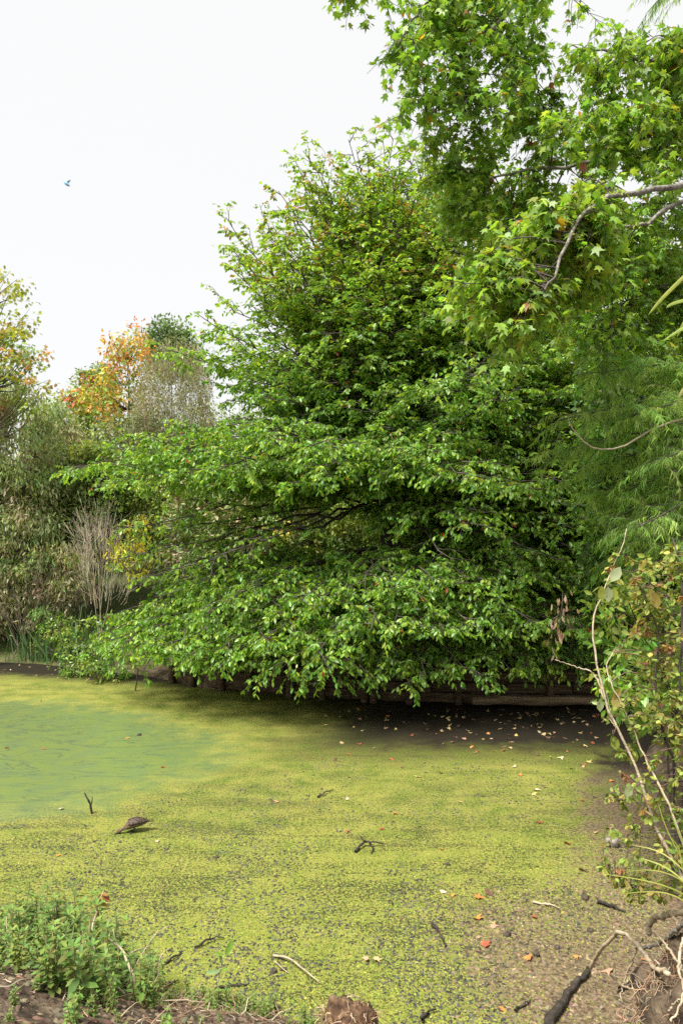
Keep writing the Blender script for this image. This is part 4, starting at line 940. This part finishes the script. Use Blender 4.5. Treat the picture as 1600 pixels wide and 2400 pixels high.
# mud crumbs and duckweed granules over the near surface: nobody could count them
def crumbs(name, n, fn, s0, s1, cols, mat, flat=.45, lobes=6):
    pos = fn(n); n = len(pos)
    base = np.array([(math.cos(a), math.sin(a), 0) for a in np.arange(lobes)*2*math.pi/lobes]+[(0, 0, 1.)])
    sz = np.exp(R.uniform(math.log(s0), math.log(s1), n))
    yaw = R.uniform(0, 6.28, n); ca, sa = np.cos(yaw), np.sin(yaw)
    st = R.uniform(.5, 1.5, n)
    v = base[None]*np.exp(R.normal(0, .3, (n, lobes+1, 1)))*np.array([1, 1, flat])
    v = v*np.stack([st, 1/st, np.ones(n)], -1)[:, None]
    v = np.stack([v[..., 0]*ca[:, None]-v[..., 1]*sa[:, None], v[..., 0]*sa[:, None]+v[..., 1]*ca[:, None], v[..., 2]], -1)*sz[:, None, None]+pos[:, None]
    f = np.array([[k, (k+1) % lobes, lobes] for k in range(lobes)])
    fl = (f[None]+(np.arange(n)*(lobes+1))[:, None, None]).reshape(-1)
    o = link(name, raw_mesh(name, v.reshape(-1, 3), fl, np.full(n*lobes, 3), np.repeat(vary(cols, n, .2), lobes+1, axis=0)), mat); o['kind'] = 'stuff'; return o
def vnoise(x, y, f, seed):
    r = np.random.default_rng(seed); t = r.random((64, 64)); xi, yi = np.floor(x*f).astype(int), np.floor(y*f).astype(int); u, v = x*f-xi, y*f-yi
    u, v = u*u*(3-2*u), v*v*(3-2*v); g = lambda a, b: t[a % 64, b % 64]
    return (g(xi, yi)*(1-u)+g(xi+1, yi)*u)*(1-v)+(g(xi, yi+1)*(1-u)+g(xi+1, yi+1)*u)*v
def on_weed(pw=1.0, thr=.5, y1=12.5):
    def fn(n):
        px = R.uniform(-20, 1560, n*4); py = 2420-(2420-1700)*R.random(n*4)**1.0
        d = np.stack([(px-800)/F, cp-(1200-py)/F*sp, sp+(1200-py)/F*cp], -1); g = EYE+d*(-4.0/d[:, 2:3])
        x, y = g[:, 0], g[:, 1]
        nz = .5*vnoise(x, y, 1.1, 3)+.3*vnoise(x, y, 3.3, 4)+.2*vnoise(x, y, 9, 5)
        lobe = np.sqrt(((x+7.2)*.215)**2+((y-12.2+.12*x)*.335)**2)
        ok = (lobe > 1.15) & (y < y1) & (R.random(n*4) < np.clip((nz-thr)*9+.25, .04, 1)) & (height(x, y) < .05) & (R.random(n*4) > np.clip((x-.8)/1.0, 0, 1)*np.clip((8.2-y)/1.5, 0, 1)*.93)
        return g[ok][:n]
    return fn
M_CRUMB = attr_mat('crumb', .9, .2)
crumbs('mud_crumbs', 15000, on_weed(1, .5), .004, .019, [(.045, .045, .034), (.06, .058, .04), (.03, .03, .024), (.10, .095, .06)], M_CRUMB, .6, 5)
crumbs('duckweed_granules', 60000, on_weed(1, .25, 9.5), .004, .011, [(.18, .20, .032), (.15, .18, .026), (.23, .23, .05), (.11, .145, .024)], M_CRUMB, .6, 4)

# ------------------------------------------------------------------ foreground, right: shrub, roots, grass
R = np.random.default_rng(200)
SHR = [(.26, .31, .06), (.32, .33, .07), (.20, .28, .05), (.36, .30, .08), (.15, .24, .045), (.18, .27, .05)]
shb = np.array([2.45, 4.7, hz(2.45, 4.7)])
shrub = thing('foreground_shrub', shb, 'straggly yellowing shrub with long bare stems at the right edge', 'shrub')
stems = [
 (path((1640, 2190, 4.6), (1600, 2060, 4.65), (1548, 1965, 4.75), (1515, 1880, 4.8), (1490, 1800, 4.85), (1450, 1715, 4.9), (1420, 1650, 4.95), (1400, 1570, 5.), (1389, 1500, 5.05), (1392, 1440, 5.1), (1410, 1395, 5.1), (1437, 1325, 5.15), (1460, 1275, 5.2), (1466, 1240, 5.2)), .0125, .0028, M_STRAW),
 (path((1650, 2120, 4.5), (1608, 2000, 4.55), (1572, 1900, 4.6), (1540, 1830, 4.7), (1505, 1765, 4.8), (1480, 1700, 4.85), (1440, 1620, 4.9), (1420, 1565, 4.95), (1436, 1530, 5.0)), .0095, .0028, M_STRAW),
 (path((1650, 2000, 4.9), (1606, 1800, 4.95), (1592, 1600, 5.), (1598, 1450, 5.), (1590, 1330, 5.05), (1575, 1260, 5.1)), .013, .004, M_BARK),
 (path((1640, 1900, 5.2), (1560, 1740, 5.2), (1535, 1600, 5.2), (1540, 1480, 5.2), (1500, 1380, 5.3), (1480, 1330, 5.3)), .011, .003, M_BARK),
 (path((1415, 1640, 4.95), (1390, 1580, 5.0), (1345, 1562, 5.05), (1300, 1545, 5.1)), .006, .002, M_STRAW),
 (path((1640, 1835, 4.7), (1560, 1832, 4.75), (1500, 1838, 4.8), (1470, 1815, 4.85)), .006, .002, M_BARK),
 (path((1520, 1900, 4.8), (1500, 1885, 4.85), (1430, 1870, 4.9)), .004, .002, M_BARK),
 (path((1640, 1960, 4.6), (1560, 1955, 4.65), (1500, 1950, 4.7), (1470, 1955, 4.75)), .006, .002, M_BARK),
 (path((1640, 1450, 5.0), (1590, 1420, 5.05), (1540, 1380, 5.1), (1490, 1345, 5.15), (1440, 1330, 5.2)), .006, .002, M_BARK),
 (path((1450, 1715, 4.9), (1432, 1690, 4.9), (1428, 1668, 4.9), (1420, 1620, 4.9)), .004, .002, M_STRAW),
 (path((1640, 2110, 4.7), (1560, 2092, 4.8), (1500, 2085, 4.9), (1445, 2068, 5.)), .005, .002, M_BARK),
]
stp = []
for p, r0, r1, mt in stems:
    p = smooth_poly(p, 30) + R.normal(0, .003, (30, 3)); stp.append(p)
    link('stem', tubes_mesh('stem', [(p, np.linspace(r0, r1, 30)*np.exp(R.normal(0, .05, 30)))], sides=7), mt, shrub)
slv, stw = Leaves(), []
sall = np.vstack(stp)
for poly, n, kk, y0, y1 in [([(1505, 1290), (1640, 1240), (1640, 1720), (1500, 1700), (1470, 1500)], 150, 15, 4.8, 5.8), ([(1440, 1690), (1640, 1650), (1640, 2080), (1490, 2080), (1430, 1900)], 88, 12, 4.5, 5.4), ([(1400, 1290), (1520, 1290), (1480, 1420), (1430, 1400)], 14, 8, 5.0, 5.3),
                            ([(1400, 1840), (1500, 1800), (1500, 2080), (1400, 2060)], 22, 8, 4.9, 5.5), ([(1420, 1680), (1520, 1560), (1520, 1700), (1450, 1740)], 10, 6, 4.8, 5.0), ([(1440, 2040), (1640, 2020), (1640, 2130), (1470, 2110)], 22, 10, 4.7, 5.2)]:
    xsr = [a for a, b in poly]; ysr = [b for a, b in poly]; done = 0
    while done < n:
        px, py = R.uniform(min(xsr), max(xsr)), R.uniform(min(ysr), max(ysr))
        if not inside(poly, px, py): continue
        done += 1; t = P(px, py, R.uniform(y0, y1))
        j = int(np.argmin(np.linalg.norm(sall-t, axis=1)+np.where(sall[:, 2] > t[2]+.1, .15, 0))); b0 = sall[j]
        tw = smooth_poly([b0, (b0+t)/2+R.normal(0, .03, 3), t], 6); stw.append((tw, np.linspace(.004, .0015, 6)))
        k = kk; u = np.minimum(R.random(k)**.55*5, 4.99); i = u.astype(int); f = (u-i)[:, None]; pos = tw[i]*(1-f)+tw[i+1]*f
        d = unit(R.normal(0, 1, (k, 3))*[1, 1, .5]-UP*R.uniform(.0, 1.1, (k, 1)))
        slv.add(pos+d*.008, d, unit(UP+R.normal(0, .6, (k, 3))), R.uniform(.026, .060, k), vary(SHR, k, .2) if R.random() > .08 else vary([(.30, .12, .06), (.40, .24, .10)], k, .2))
o = link('twigs', tubes_mesh('twigs', stw, sides=4), noise_mat('red_twig', [(.3, (.09, .05, .04)), (.7, (.20, .12, .09))], 20, 3, .7, 0), shrub); o['kind'] = 'stuff'
# a few larger drooping leaves low on the wand and the curled dry ones
for px, py, s, c in [(1408, 1372, .11, (.30, .38, .12)), (1423, 1374, .11, (.34, .42, .2)), (1438, 1376, .10, (.30, .36, .14)), (1453, 1328, .12, (.35, .40, .22)), (1505, 1670, .17, (.12, .24, .03)), (1488, 1700, .12, (.14, .25, .04)), (1437, 1725, .10, (.28, .33, .05)),
                      (1520, 1380, .10, (.50, .22, .09)), (1530, 1386, .12, (.46, .20, .10)), (1450, 1625, .11, (.38, .20, .10)), (1452, 1612, .09, (.42, .24, .12)), (1404, 1638, .09, (.36, .30, .18)), (1490, 1760, .10, (.30, .36, .1)), (1475, 1840, .09, (.36, .40, .2)), (1500, 1865, .09, (.3, .42, .2))]:
    slv.add(P(px, py, 4.9), unit([R.normal(0, .4), -.1, -1]), unit([R.normal(0, .3), -1, .3]), s, np.array(c))
leaf_objects(slv, WIDE, M_SOFT, shrub, 290, cell=17)
clumpy('broadleaf_shrub', 'dark green broad leaved shrub between the conifer and the yellowing shrub', [(1390, 1400), (1500, 1370), (1660, 1400), (1660, 1720), (1470, 1700), (1400, 1600)], 7.2, 9.0, 85, GREEN+HOLLY[:2], .105, ELL, M_LEAF, per=26, rad=.26, cat='shrub', seed=81, trunks=4, tr=.02, base_px=1580, accent=SHR, acc_p=.12)

# root mound at the bottom right
R = np.random.default_rng(33)
mc = np.array([2.42, 4.72, .42])
mound = thing('root_mound', mc, 'eroded mound of soil and matted pale roots at the bottom right corner', 'root mound')
U, V_ = 40, 26; vv = []
for i in range(V_+1):
    for k in range(U):
        th = math.pi*i/V_; ph = 2*math.pi*k/U; n_ = np.array([math.sin(th)*math.cos(ph), math.sin(th)*math.sin(ph), math.cos(th)])
        e = 1+.10*math.sin(5*ph+3*th)+.08*math.sin(9*th+2*ph)+R.normal(0, .025)
        vv.append(mc+n_*np.array([.56, .55, .80])*e)
fq = np.array([[i*U+k, (i+1)*U+k, (i+1)*U+(k+1) % U, i*U+(k+1) % U] for i in range(V_) for k in range(U)])
link('soil', raw_mesh('soil', np.array(vv), fq.ravel(), [4]*len(fq), smooth=True), M_SOIL, mound)
fib, fc = [], []
for _ in range(900):
    th = R.uniform(.25, 2.3); ph = R.uniform(math.pi*.65, math.pi*1.75)
    n_ = np.array([math.sin(th)*math.cos(ph), math.sin(th)*math.sin(ph), math.cos(th)]); p = mc+n_*np.array([.56, .55, .80])*1.03
    pts = [p]; d = unit(n_*.7+R.normal(0, .8, 3)-UP*.5)
    for q_ in range(5):
        d = unit(d+R.normal(0, .5, 3)-UP*.28); pts.append(pts[-1]+d*R.uniform(.015, .05))
    fib.append((np.array(pts), np.linspace(R.uniform(.0018, .0045), .001, 6))); fc.append(vary([(.24, .18, .12), (.36, .29, .20), (.15, .105, .07), (.32, .20, .12)], 1, .2)[0])
o = link('rootlets', tubes_mesh('rootlets', fib, fc, sides=4), M_TWIG, mound); o['kind'] = 'stuff'
for pts, r0, r1, mt in [
  (path((1383, 2266, 6.3), (1408, 2226, 6.0), (1455, 2186, 5.6), (1500, 2225, 5.2), (1532, 2266, 4.9), (1565, 2282, 4.6)), .017, .017, M_STRAW),
  (path((1488, 2222, 5.3), (1530, 2217, 5.1), (1565, 2195, 4.9), (1600, 2165, 4.7), (1640, 2120, 4.6)), .012, .016, M_GREYBARK),
  (path((1520, 2190, 5.2), (1520, 2165, 5.2), (1540, 2149, 5.1), (1580, 2140, 4.9), (1640, 2130, 4.6)), .022, .024, M_STRAW),
  (path((1504, 2200, 5.3), (1485, 2240, 5.4), (1465, 2290, 5.5), (1452, 2340, 5.5)), .008, .005, M_STRAW),
  (path((1455, 2310, 5.5), (1480, 2316, 5.3), (1510, 2318, 5.1), (1540, 2300, 4.8)), .007, .006, M_STRAW),
  (path((1560, 2390, 4.5), (1580, 2350, 4.4), (1610, 2335, 4.3)), .007, .006, M_STRAW),
  (path((1575, 2150, 4.9), (1590, 2170, 4.8), (1585, 2190, 4.8), (1572, 2180, 4.85)), .012, .008, M_STRAW),
  (path((1600, 2200, 4.6), (1590, 2260, 4.45), (1600, 2330, 4.35), (1570, 2400, 4.2)), .010, .006, M_STRAW),
  (path((1540, 2190, 5.), (1570, 2230, 4.7), (1610, 2290, 4.4)), .008, .008, M_STRAW)]:
    p = smooth_poly(pts, 34)+R.normal(0, .0045, (34, 3)); link('root', tubes_mesh('root', [(p, .88*np.linspace(r0, r1, 34)*np.exp(R.normal(0, .13, 34)))], sides=8), mt, mound)

# strap leaved plants entering from the right
def blades(name, lab, specs, w, cols, cat='plant'):
    b = specs[0][0]; root = thing(name, b, lab, cat)
    for pts, ww in specs_iter(specs):
        p = smooth_poly(pts, 10); t = unit(np.gradient(p, axis=0)); s = unit(np.cross(t, [0.2, -1, .35])); wd = (w*ww*np.sin(np.pi*np.linspace(.12, 1, 10))**.6+.001)[:, None]
        L_, R_ = p+s*wd, p-s*wd; mid = p+np.cross(s, t)*wd*.35
        v = np.stack([L_, mid, R_], 1).reshape(-1, 3); f = []
        for i in range(9):
            for k in range(2): f += [i*3+k, i*3+k+1, (i+1)*3+k+1, (i+1)*3+k]
        link('blade', raw_mesh('blade', v, np.array(f), [4]*18, np.tile(vary(cols, 1, .12)[0], (len(v), 1)), smooth=True), M_SOFT, root)
def specs_iter(specs):
    for sp_ in specs: yield sp_, R.uniform(.7, 1.2)
YB = [(.34, .37, .08), (.28, .34, .07), (.40, .40, .12)]
blades('strap_leaf_plant', 'yellow green strap leaves poking in at the right edge below the star leaves', [path((1690, 560, 6.), (1600, 650, 6.), (1550, 700, 6.), (1518, 738, 6.)), path((1690, 690, 6.), (1620, 700, 6.), (1575, 712, 6.), (1560, 722, 6.)),
  path((1690, 740, 6.1), (1610, 765, 6.), (1550, 800, 6.)), path((1690, 640, 6.2), (1610, 745, 6.1), (1585, 790, 6.1)), path((1690, 860, 6.1), (1610, 905, 6.1), (1588, 935, 6.1))], .014, YB)
blades('grass_tuft', 'fan of yellow green grass blades at the right edge above the root mound', [path((1660, 2130, 4.5), (1580, 2085, 4.55), (1500, 2062, 4.6), (1410, 2048, 4.7)), path((1660, 2120, 4.5), (1600, 2020, 4.55), (1560, 1940, 4.6), (1540, 1880, 4.65)), path((1660, 2110, 4.5), (1590, 2030, 4.5), (1540, 1995, 4.55), (1480, 1980, 4.6)),
  path((1660, 2130, 4.45), (1605, 2060, 4.45), (1590, 1990, 4.5), (1560, 1950, 4.5)), path((1660, 2150, 4.5), (1580, 2100, 4.55), (1520, 2090, 4.6), (1450, 2096, 4.7)), path((1660, 2110, 4.4), (1610, 2000, 4.4), (1580, 1930, 4.4), (1570, 1900, 4.4)),
  path((1660, 2120, 4.4), (1570, 2040, 4.5), (1500, 2010, 4.6)), path((1660, 2120, 4.4), (1590, 2060, 4.4), (1530, 2040, 4.45), (1470, 2042, 4.5))], .0034, YB)

# ------------------------------------------------------------------ foreground, left: weeds, stump, seedling
R = np.random.default_rng(300)
WG = [(.12, .22, .045), (.15, .26, .05), (.10, .18, .045), (.21, .28, .06), (.17, .20, .05)]
WOL = [(.24, .28, .06), (.20, .25, .06)]
M_WEEDSTEM = noise_mat('weed_stem', [(.3, (.16, .17, .06)), (.7, (.30, .26, .12))], 15, 3, .7, .1)
def make_weed(h, ns, cols, size, kpair, single=14):
    root = bpy.data.objects.new('weed_plant', None); COL.objects.link(root)
    lv, tb_ = Leaves(), []
    for s in range(ns):
        a = R.uniform(0, 6.28); tip = np.array([math.cos(a), math.sin(a), 0])*R.uniform(.02, .3)*h; tip[2] = h*R.uniform(.55, 1.05)
        st = smooth_poly([np.zeros(3), tip*.5+R.normal(0, .02, 3), tip], 8); tb_.append((st, np.linspace(.005, .002, 8)))
        for j in range(kpair):
            u = (.18+.82*(j+.5)/kpair)*6.99; i = int(u); p = st[i]*(1-(u-i))+st[i+1]*(u-i); az = R.uniform(0, 3.14) if j % 2 == 0 else az+1.57
            for q_ in (0, math.pi):
                d = np.array([math.cos(az+q_), math.sin(az+q_), R.uniform(-.35, .35)])
                lv.add(p, unit(d), unit(UP+R.normal(0, .2, 3)), size*R.uniform(.6, 1.1)*(1.05-.4*j/kpair), vary(cols, 1, .13)[0])
        for q_ in range(4):
            a2 = q_*1.57; lv.add(st[-1], unit([math.cos(a2), math.sin(a2), .7]), UP, size*.5, vary(cols, 1, .1)[0]*1.15)
    o = link('stem', tubes_mesh('stem', tb_, sides=5), M_WEEDSTEM, root)
    leaf_objects(lv, ELL if size < .08 else NARROW, M_SOFT, root, single, frame=(-1e9, -1e9, 1e9, 1e9), cell=1e-3)
    return root
protos = [make_weed(.34, 4, WG, .072, 6), make_weed(.24, 5, WG, .062, 4), make_weed(.42, 3, WG+WOL[:1], .088, 6), make_weed(.17, 6, WG, .040, 4), make_weed(.30, 4, WOL+WG[:2], .066, 6), make_weed(.12, 7, WG[1:], .032, 3, 8)]
used = set()
def copy_tree(o, parent=None):
    c = o.copy(); COL.objects.link(c); c.parent = parent
    if parent is not None: c.matrix_parent_inverse = o.matrix_parent_inverse.copy()
    for ch in list(o.children): copy_tree(ch, c)
    return c
def plant(i, x, y, sc, label=None, group=None, dz=-.01):
    o = protos[i]
    if i in used: o = copy_tree(o)
    used.add(i); o.location = (x, y, max(hz(x, y), 0)+dz); o.rotation_euler = (R.normal(0, .08), R.normal(0, .08), R.uniform(0, 6.28)); o.scale = (sc,)*3
    tag(o, label, 'weed', group)
WK = ['bright green leafy', 'short bushy green', 'tall green leafy', 'low many stemmed', 'olive yellow']
WGRP = 'weeds crowding the lower left bank'
n = 0
while n < 125:
    x, y = R.uniform(-3.3, -1.1), R.uniform(3.9, 6.75)
    u, v, dep = project(np.array([x, y, hz(x, y)]))
    if u < -60 or u > 365 or y > near_y(x)+.05 or (v > 2385 and R.random() < .6): continue
    wi = int(R.choice([0, 1, 2, 3, 4], p=[.3, .2, .22, .13, .15])); plant(wi, x, y, R.uniform(.62, 1.25)*(1+.55*math.exp(-((u-190)/110)**2))*(1. if y > 5 else .8), f'{WK[wi]} weed in the dense tangle on the lower left bank', WGRP); n += 1
n = 0
while n < 60:
    x, y = R.uniform(-1.7, .05), R.uniform(4.9, 6.1)
    u, v, dep = project(np.array([x, y, hz(x, y)]))
    if y > near_y(x) or v < 2325 or u > 760: continue
    wi = int(R.choice([3, 5, 1], p=[.4, .45, .15])); plant(wi, x, y, R.uniform(.55, .95), {3: 'low many stemmed', 5: 'tiny rosette like', 1: 'small bushy'}[wi]+' weed along the bottom edge between tangle and stump', 'low weeds along the bottom edge'); n += 1
n = 0
while n < 26:
    x, y = R.uniform(-2.4, -.6), R.uniform(2.9, 4.6)
    u, v, dep = project(np.array([x, y, hz(x, y)]))
    if u < -60 or u > 520 or v > 2480: continue
    wi = int(R.choice([0, 1, 3, 5])); plant(wi, x, y, R.uniform(.4, .75), 'small green weed on the bare soil at the bottom left corner', 'weeds on the bare soil at the bottom left'); n += 1
def dry_stem(lab, pts, r, mat=M_STRAW, name='dry_stem'):
    global LAST
    LAST = stick(lab, [P(a, b, c) for a, b, c in pts], r, mat, name, cat='stem', taper=.5, wig=.003)
dry_stem('pale bent dry stem, tallest of the three leaning out of the weeds', [(238, 2340, 4.75), (234, 2280, 4.85), (222, 2215, 4.95), (217, 2175, 5.00), (228, 2135, 5.05)], .012)
dry_stem('pale dry stem leaning right through the middle of the weeds', [(326, 2330, 4.75), (305, 2270, 4.85), (285, 2228, 4.95), (256, 2200, 4.95), (254, 2180, 4.95)], .011)
dry_stem('short pale dry stem curving at the foot of the weeds', [(292, 2330, 4.65), (268, 2305, 4.65), (252, 2272, 4.70)], .009)
dry_stem('thin black dead stem standing upright in the weeds', [(137, 2290, 4.65), (138, 2220, 4.70), (135, 2160, 4.75), (135, 2120, 4.75)], .007, M_DARKWOOD)
dry_stem('reddish bare stem at the right end of the weeds', [(365, 2345, 5.4), (362, 2320, 5.45), (350, 2300, 5.5), (344, 2290, 5.5)], .011, M_STRAW)
dry_stem('pale dry straw hooked across the weeds', [(160, 2230, 4.75), (178, 2229, 4.75), (194, 2238, 4.75)], .008)
dry_stem('long thin yellowish stalk leaning over the weed edge', [(300, 2236, 5.5), (330, 2224, 5.6), (356, 2217, 5.7)], .006)
dry_stem('thin straw lying along the bank edge beneath the seedling', [(300, 2352, 5.2), (350, 2350, 5.2), (430, 2342, 5.3), (470, 2350, 5.3)], .007)
dry_stem('dead straw stalk standing at the bottom edge', [(484, 2402, 5.0), (488, 2370, 5.05), (492, 2350, 5.1)], .007)
for k in range(16):
    px = R.uniform(30, 350); Yk = R.uniform(4.7, 5.3); a0 = R.normal(0, 40)
    dry_stem('thin pale dry straw caught among the weeds at the lower left', [(px, 2345, Yk), (px+a0*.5+R.normal(0, 12), 2290, Yk), (px+a0+R.normal(0, 12), 2240+R.uniform(-40, 30), Yk), (px+a0*1.8, 2200+R.uniform(-60, 30), Yk+.1)], R.uniform(.003, .0055))
    LAST['group'] = 'dry straws among the weeds'
# reddish leaved tall plant
rp = P(222, 2260, 5.5); rp[2] = hz(rp[0], rp[1])
rt = thing('red_leaved_plant', rp, 'tall plant with bronze red leaves rising above the weeds', 'plant')
st = smooth_poly([rp, P(222, 2210, 5.55), P(225, 2140, 5.6), P(243, 2088, 5.65)], 10); link('stem', tubes_mesh('stem', [(st, np.linspace(.008, .003, 10))], sides=6), M_STRAW, rt)
lv = Leaves()
for j in range(26):
    u = R.uniform(3, 8.99); i = int(u); p = st[i]*(1-(u-i))+st[i+1]*(u-i)
    lv.add(p, unit(R.normal(0, 1, 3)*[1, 1, .4]-UP*.3), unit(UP+R.normal(0, .4, 3)), R.uniform(.05, .095), vary([(.28, .16, .05), (.34, .24, .05), (.22, .22, .05), (.30, .10, .05)], 1, .15)[0])
leaf_objects(lv, WIDE, M_SOFT, rt, 24, cell=4)
# seedling
sb = P(512, 2368, 5.75); sb[2] = hz(sb[0], sb[1])
sd_ = thing('seedling', sb, 'slender seedling with four pale green leaves at the waterline', 'seedling')
st = smooth_poly([sb, P(511, 2320, 5.75), P(514, 2280, 5.75), P(524, 2240, 5.75)], 8); link('stem', tubes_mesh('stem', [(st, np.linspace(.006, .003, 8))], sides=6), M_STRAW, sd_)
lv = Leaves()
for (a, b, c, d, s, col) in [(528, 2243, 546, 2200, .15, (.20, .36, .06)), (522, 2262, 516, 2236, .09, (.28, .40, .20)), (518, 2275, 484, 2279, .12, (.22, .34, .14)), (518, 2275, 530, 2270, .07, (.16, .30, .06)), (524, 2240, 505, 2232, .08, (.22, .36, .08))]:
    p, e = P(a, b, 5.75), P(c, d, 5.72); lv.add(p, unit(e-p), unit([.2, -.8, .6]), s, np.array(col))
leaf_objects(lv, NARROW, M_SOFT, sd_, 5, cell=.01)
st2 = P(528, 2372, 5.6); dry_stem('second thin pale stalk just right of the seedling', [(529, 2380, 5.6), (528, 2340, 5.65), (529, 2305, 5.65)], .004)
# stump
R = np.random.default_rng(44)
sc0 = P(838, 2420, 4.95); sb = np.array([sc0[0]+.03, 4.95, hz(sc0[0], 4.95)-.25])
stp_ = P(806, 2356, 5.0)
stump = thing('stump', sb, 'crumbling brown fibrous stump at the bottom edge of the bank', 'stump')
nr, ns_ = 14, 26; V = []
for i in range(nr):
    t = i/(nr-1); c = sb*(1-t)+(stp_+[.02, 0, -.02])*t; r = .25-.07*t-.05*max(0, t-.8)*5
    for k in range(ns_):
        a = 2*math.pi*k/ns_; e = 1+.06*math.sin(4*a+1.3*t)+.05*math.sin(9*a+4*t)+R.normal(0, .03)
        V.append(c+[r*e*math.cos(a), r*e*math.sin(a)*.8, (R.normal(0, .035) if i > nr-4 else 0)])
V.append(stp_+[.02, 0, .01]); f = []; fs = []
for i in range(nr-1):
    for k in range(ns_): f += [i*ns_+k, i*ns_+(k+1) % ns_, (i+1)*ns_+(k+1) % ns_, (i+1)*ns_+k]; fs.append(4)
for k in range(ns_): f += [(nr-1)*ns_+k, (nr-1)*ns_+(k+1) % ns_, len(V)-1]; fs.append(3)
M_STUMP = noise_mat('rotten_wood', [(.3, (.035, .02, .012)), (.5, (.10, .055, .03)), (.68, (.20, .125, .07)), (.8, (.36, .27, .18))], 16, 10, .95, 1., 40, bdist=.03)
link('wood', raw_mesh('wood', np.array(V), np.array(f), fs), M_STUMP, stump)
fib, fc = [], []
for _ in range(900):
    t = R.uniform(.2, 1); a = R.uniform(0, 6.28); c = sb*(1-t)+stp_*t; r = (.25-.08*t)*1.0*(R.random()**.3 if t > .9 else 1)
    p = c+np.array([r*math.cos(a), r*math.sin(a)*.8, 0]); d = unit([math.cos(a)*.4+R.normal(0, .6), math.sin(a)*.4+R.normal(0, .6), R.normal(-.1, .6)])
    fib.append((curve(p, d, R.uniform(.03, .10), 4, (0, 0, -.4), .1), np.linspace(.0035, .0012, 4))); fc.append(vary([(.30, .20, .12), (.16, .085, .05), (.44, .34, .22)], 1, .2)[0])
o = link('fibres', tubes_mesh('fibres', fib, fc, sides=4), M_TWIG, stump); o['kind'] = 'stuff'
# litter on the near banks and right mud: dry scraps nobody could count
lt, lc = [], []
n = 0
while n < 1500:
    if R.random() < .6: x, y = R.uniform(-3.2, .5), R.uniform(3.6, 6.4)
    else: x, y = R.uniform(1.2, 3.2), R.uniform(4.8, 9.5)
    h = hz(x, y)
    if h < -.03: continue
    n += 1
    p = np.array([x, y, h+.006]); d = unit([R.normal(), R.normal(), R.normal(0, .2)])
    lt.append((curve(p, d, R.uniform(.04, .22), 4, (0, 0, -.02), .12)+[0, 0, .006], np.linspace(R.uniform(.0015, .005), .001, 4))); lc.append(vary([(.28, .20, .13), (.40, .32, .22), (.14, .09, .06), (.20, .10, .06)], 1, .2)[0])
o = link('litter', tubes_mesh('litter', lt, lc, sides=4), M_TWIG); o['kind'] = 'stuff'
# soil clods on the banks
def on_bank(n):
    k = n*6; left = R.random(k) < .6
    x = np.where(left, R.uniform(-3.2, .6, k), R.uniform(1.2, 3.4, k)); y = np.where(left, R.uniform(2.6, 6.5, k), R.uniform(4.6, 10, k))
    h = height(x, y); ok = h > -.01
    return np.stack([x, y, h-.003], -1)[ok][:n]
crumbs('soil_clods', 14000, on_bank, .004, .026, [(.07, .048, .032), (.12, .088, .058), (.045, .03, .02), (.17, .13, .085)], M_CRUMB, .7, 5)
def on_mud(n):
    k = n*4; x, y = R.uniform(.6, 3.4, k), R.uniform(5.0, 8.4, k)
    keep = (R.random(k) < np.clip((x-.5)*.9, 0, 1)*np.clip((8.6-y)/1.6, 0, 1)*vnoise(x, y, 2.2, 12)*1.6) & (height(x, y) < .12)
    return np.stack([x, y, np.maximum(height(x, y), 0)-.002], -1)[keep][:n]
crumbs('mud_clods', 9000, on_mud, .004, .022, [(.10, .07, .045), (.16, .115, .075), (.06, .045, .03), (.21, .16, .10)], M_CRUMB, .7, 5)
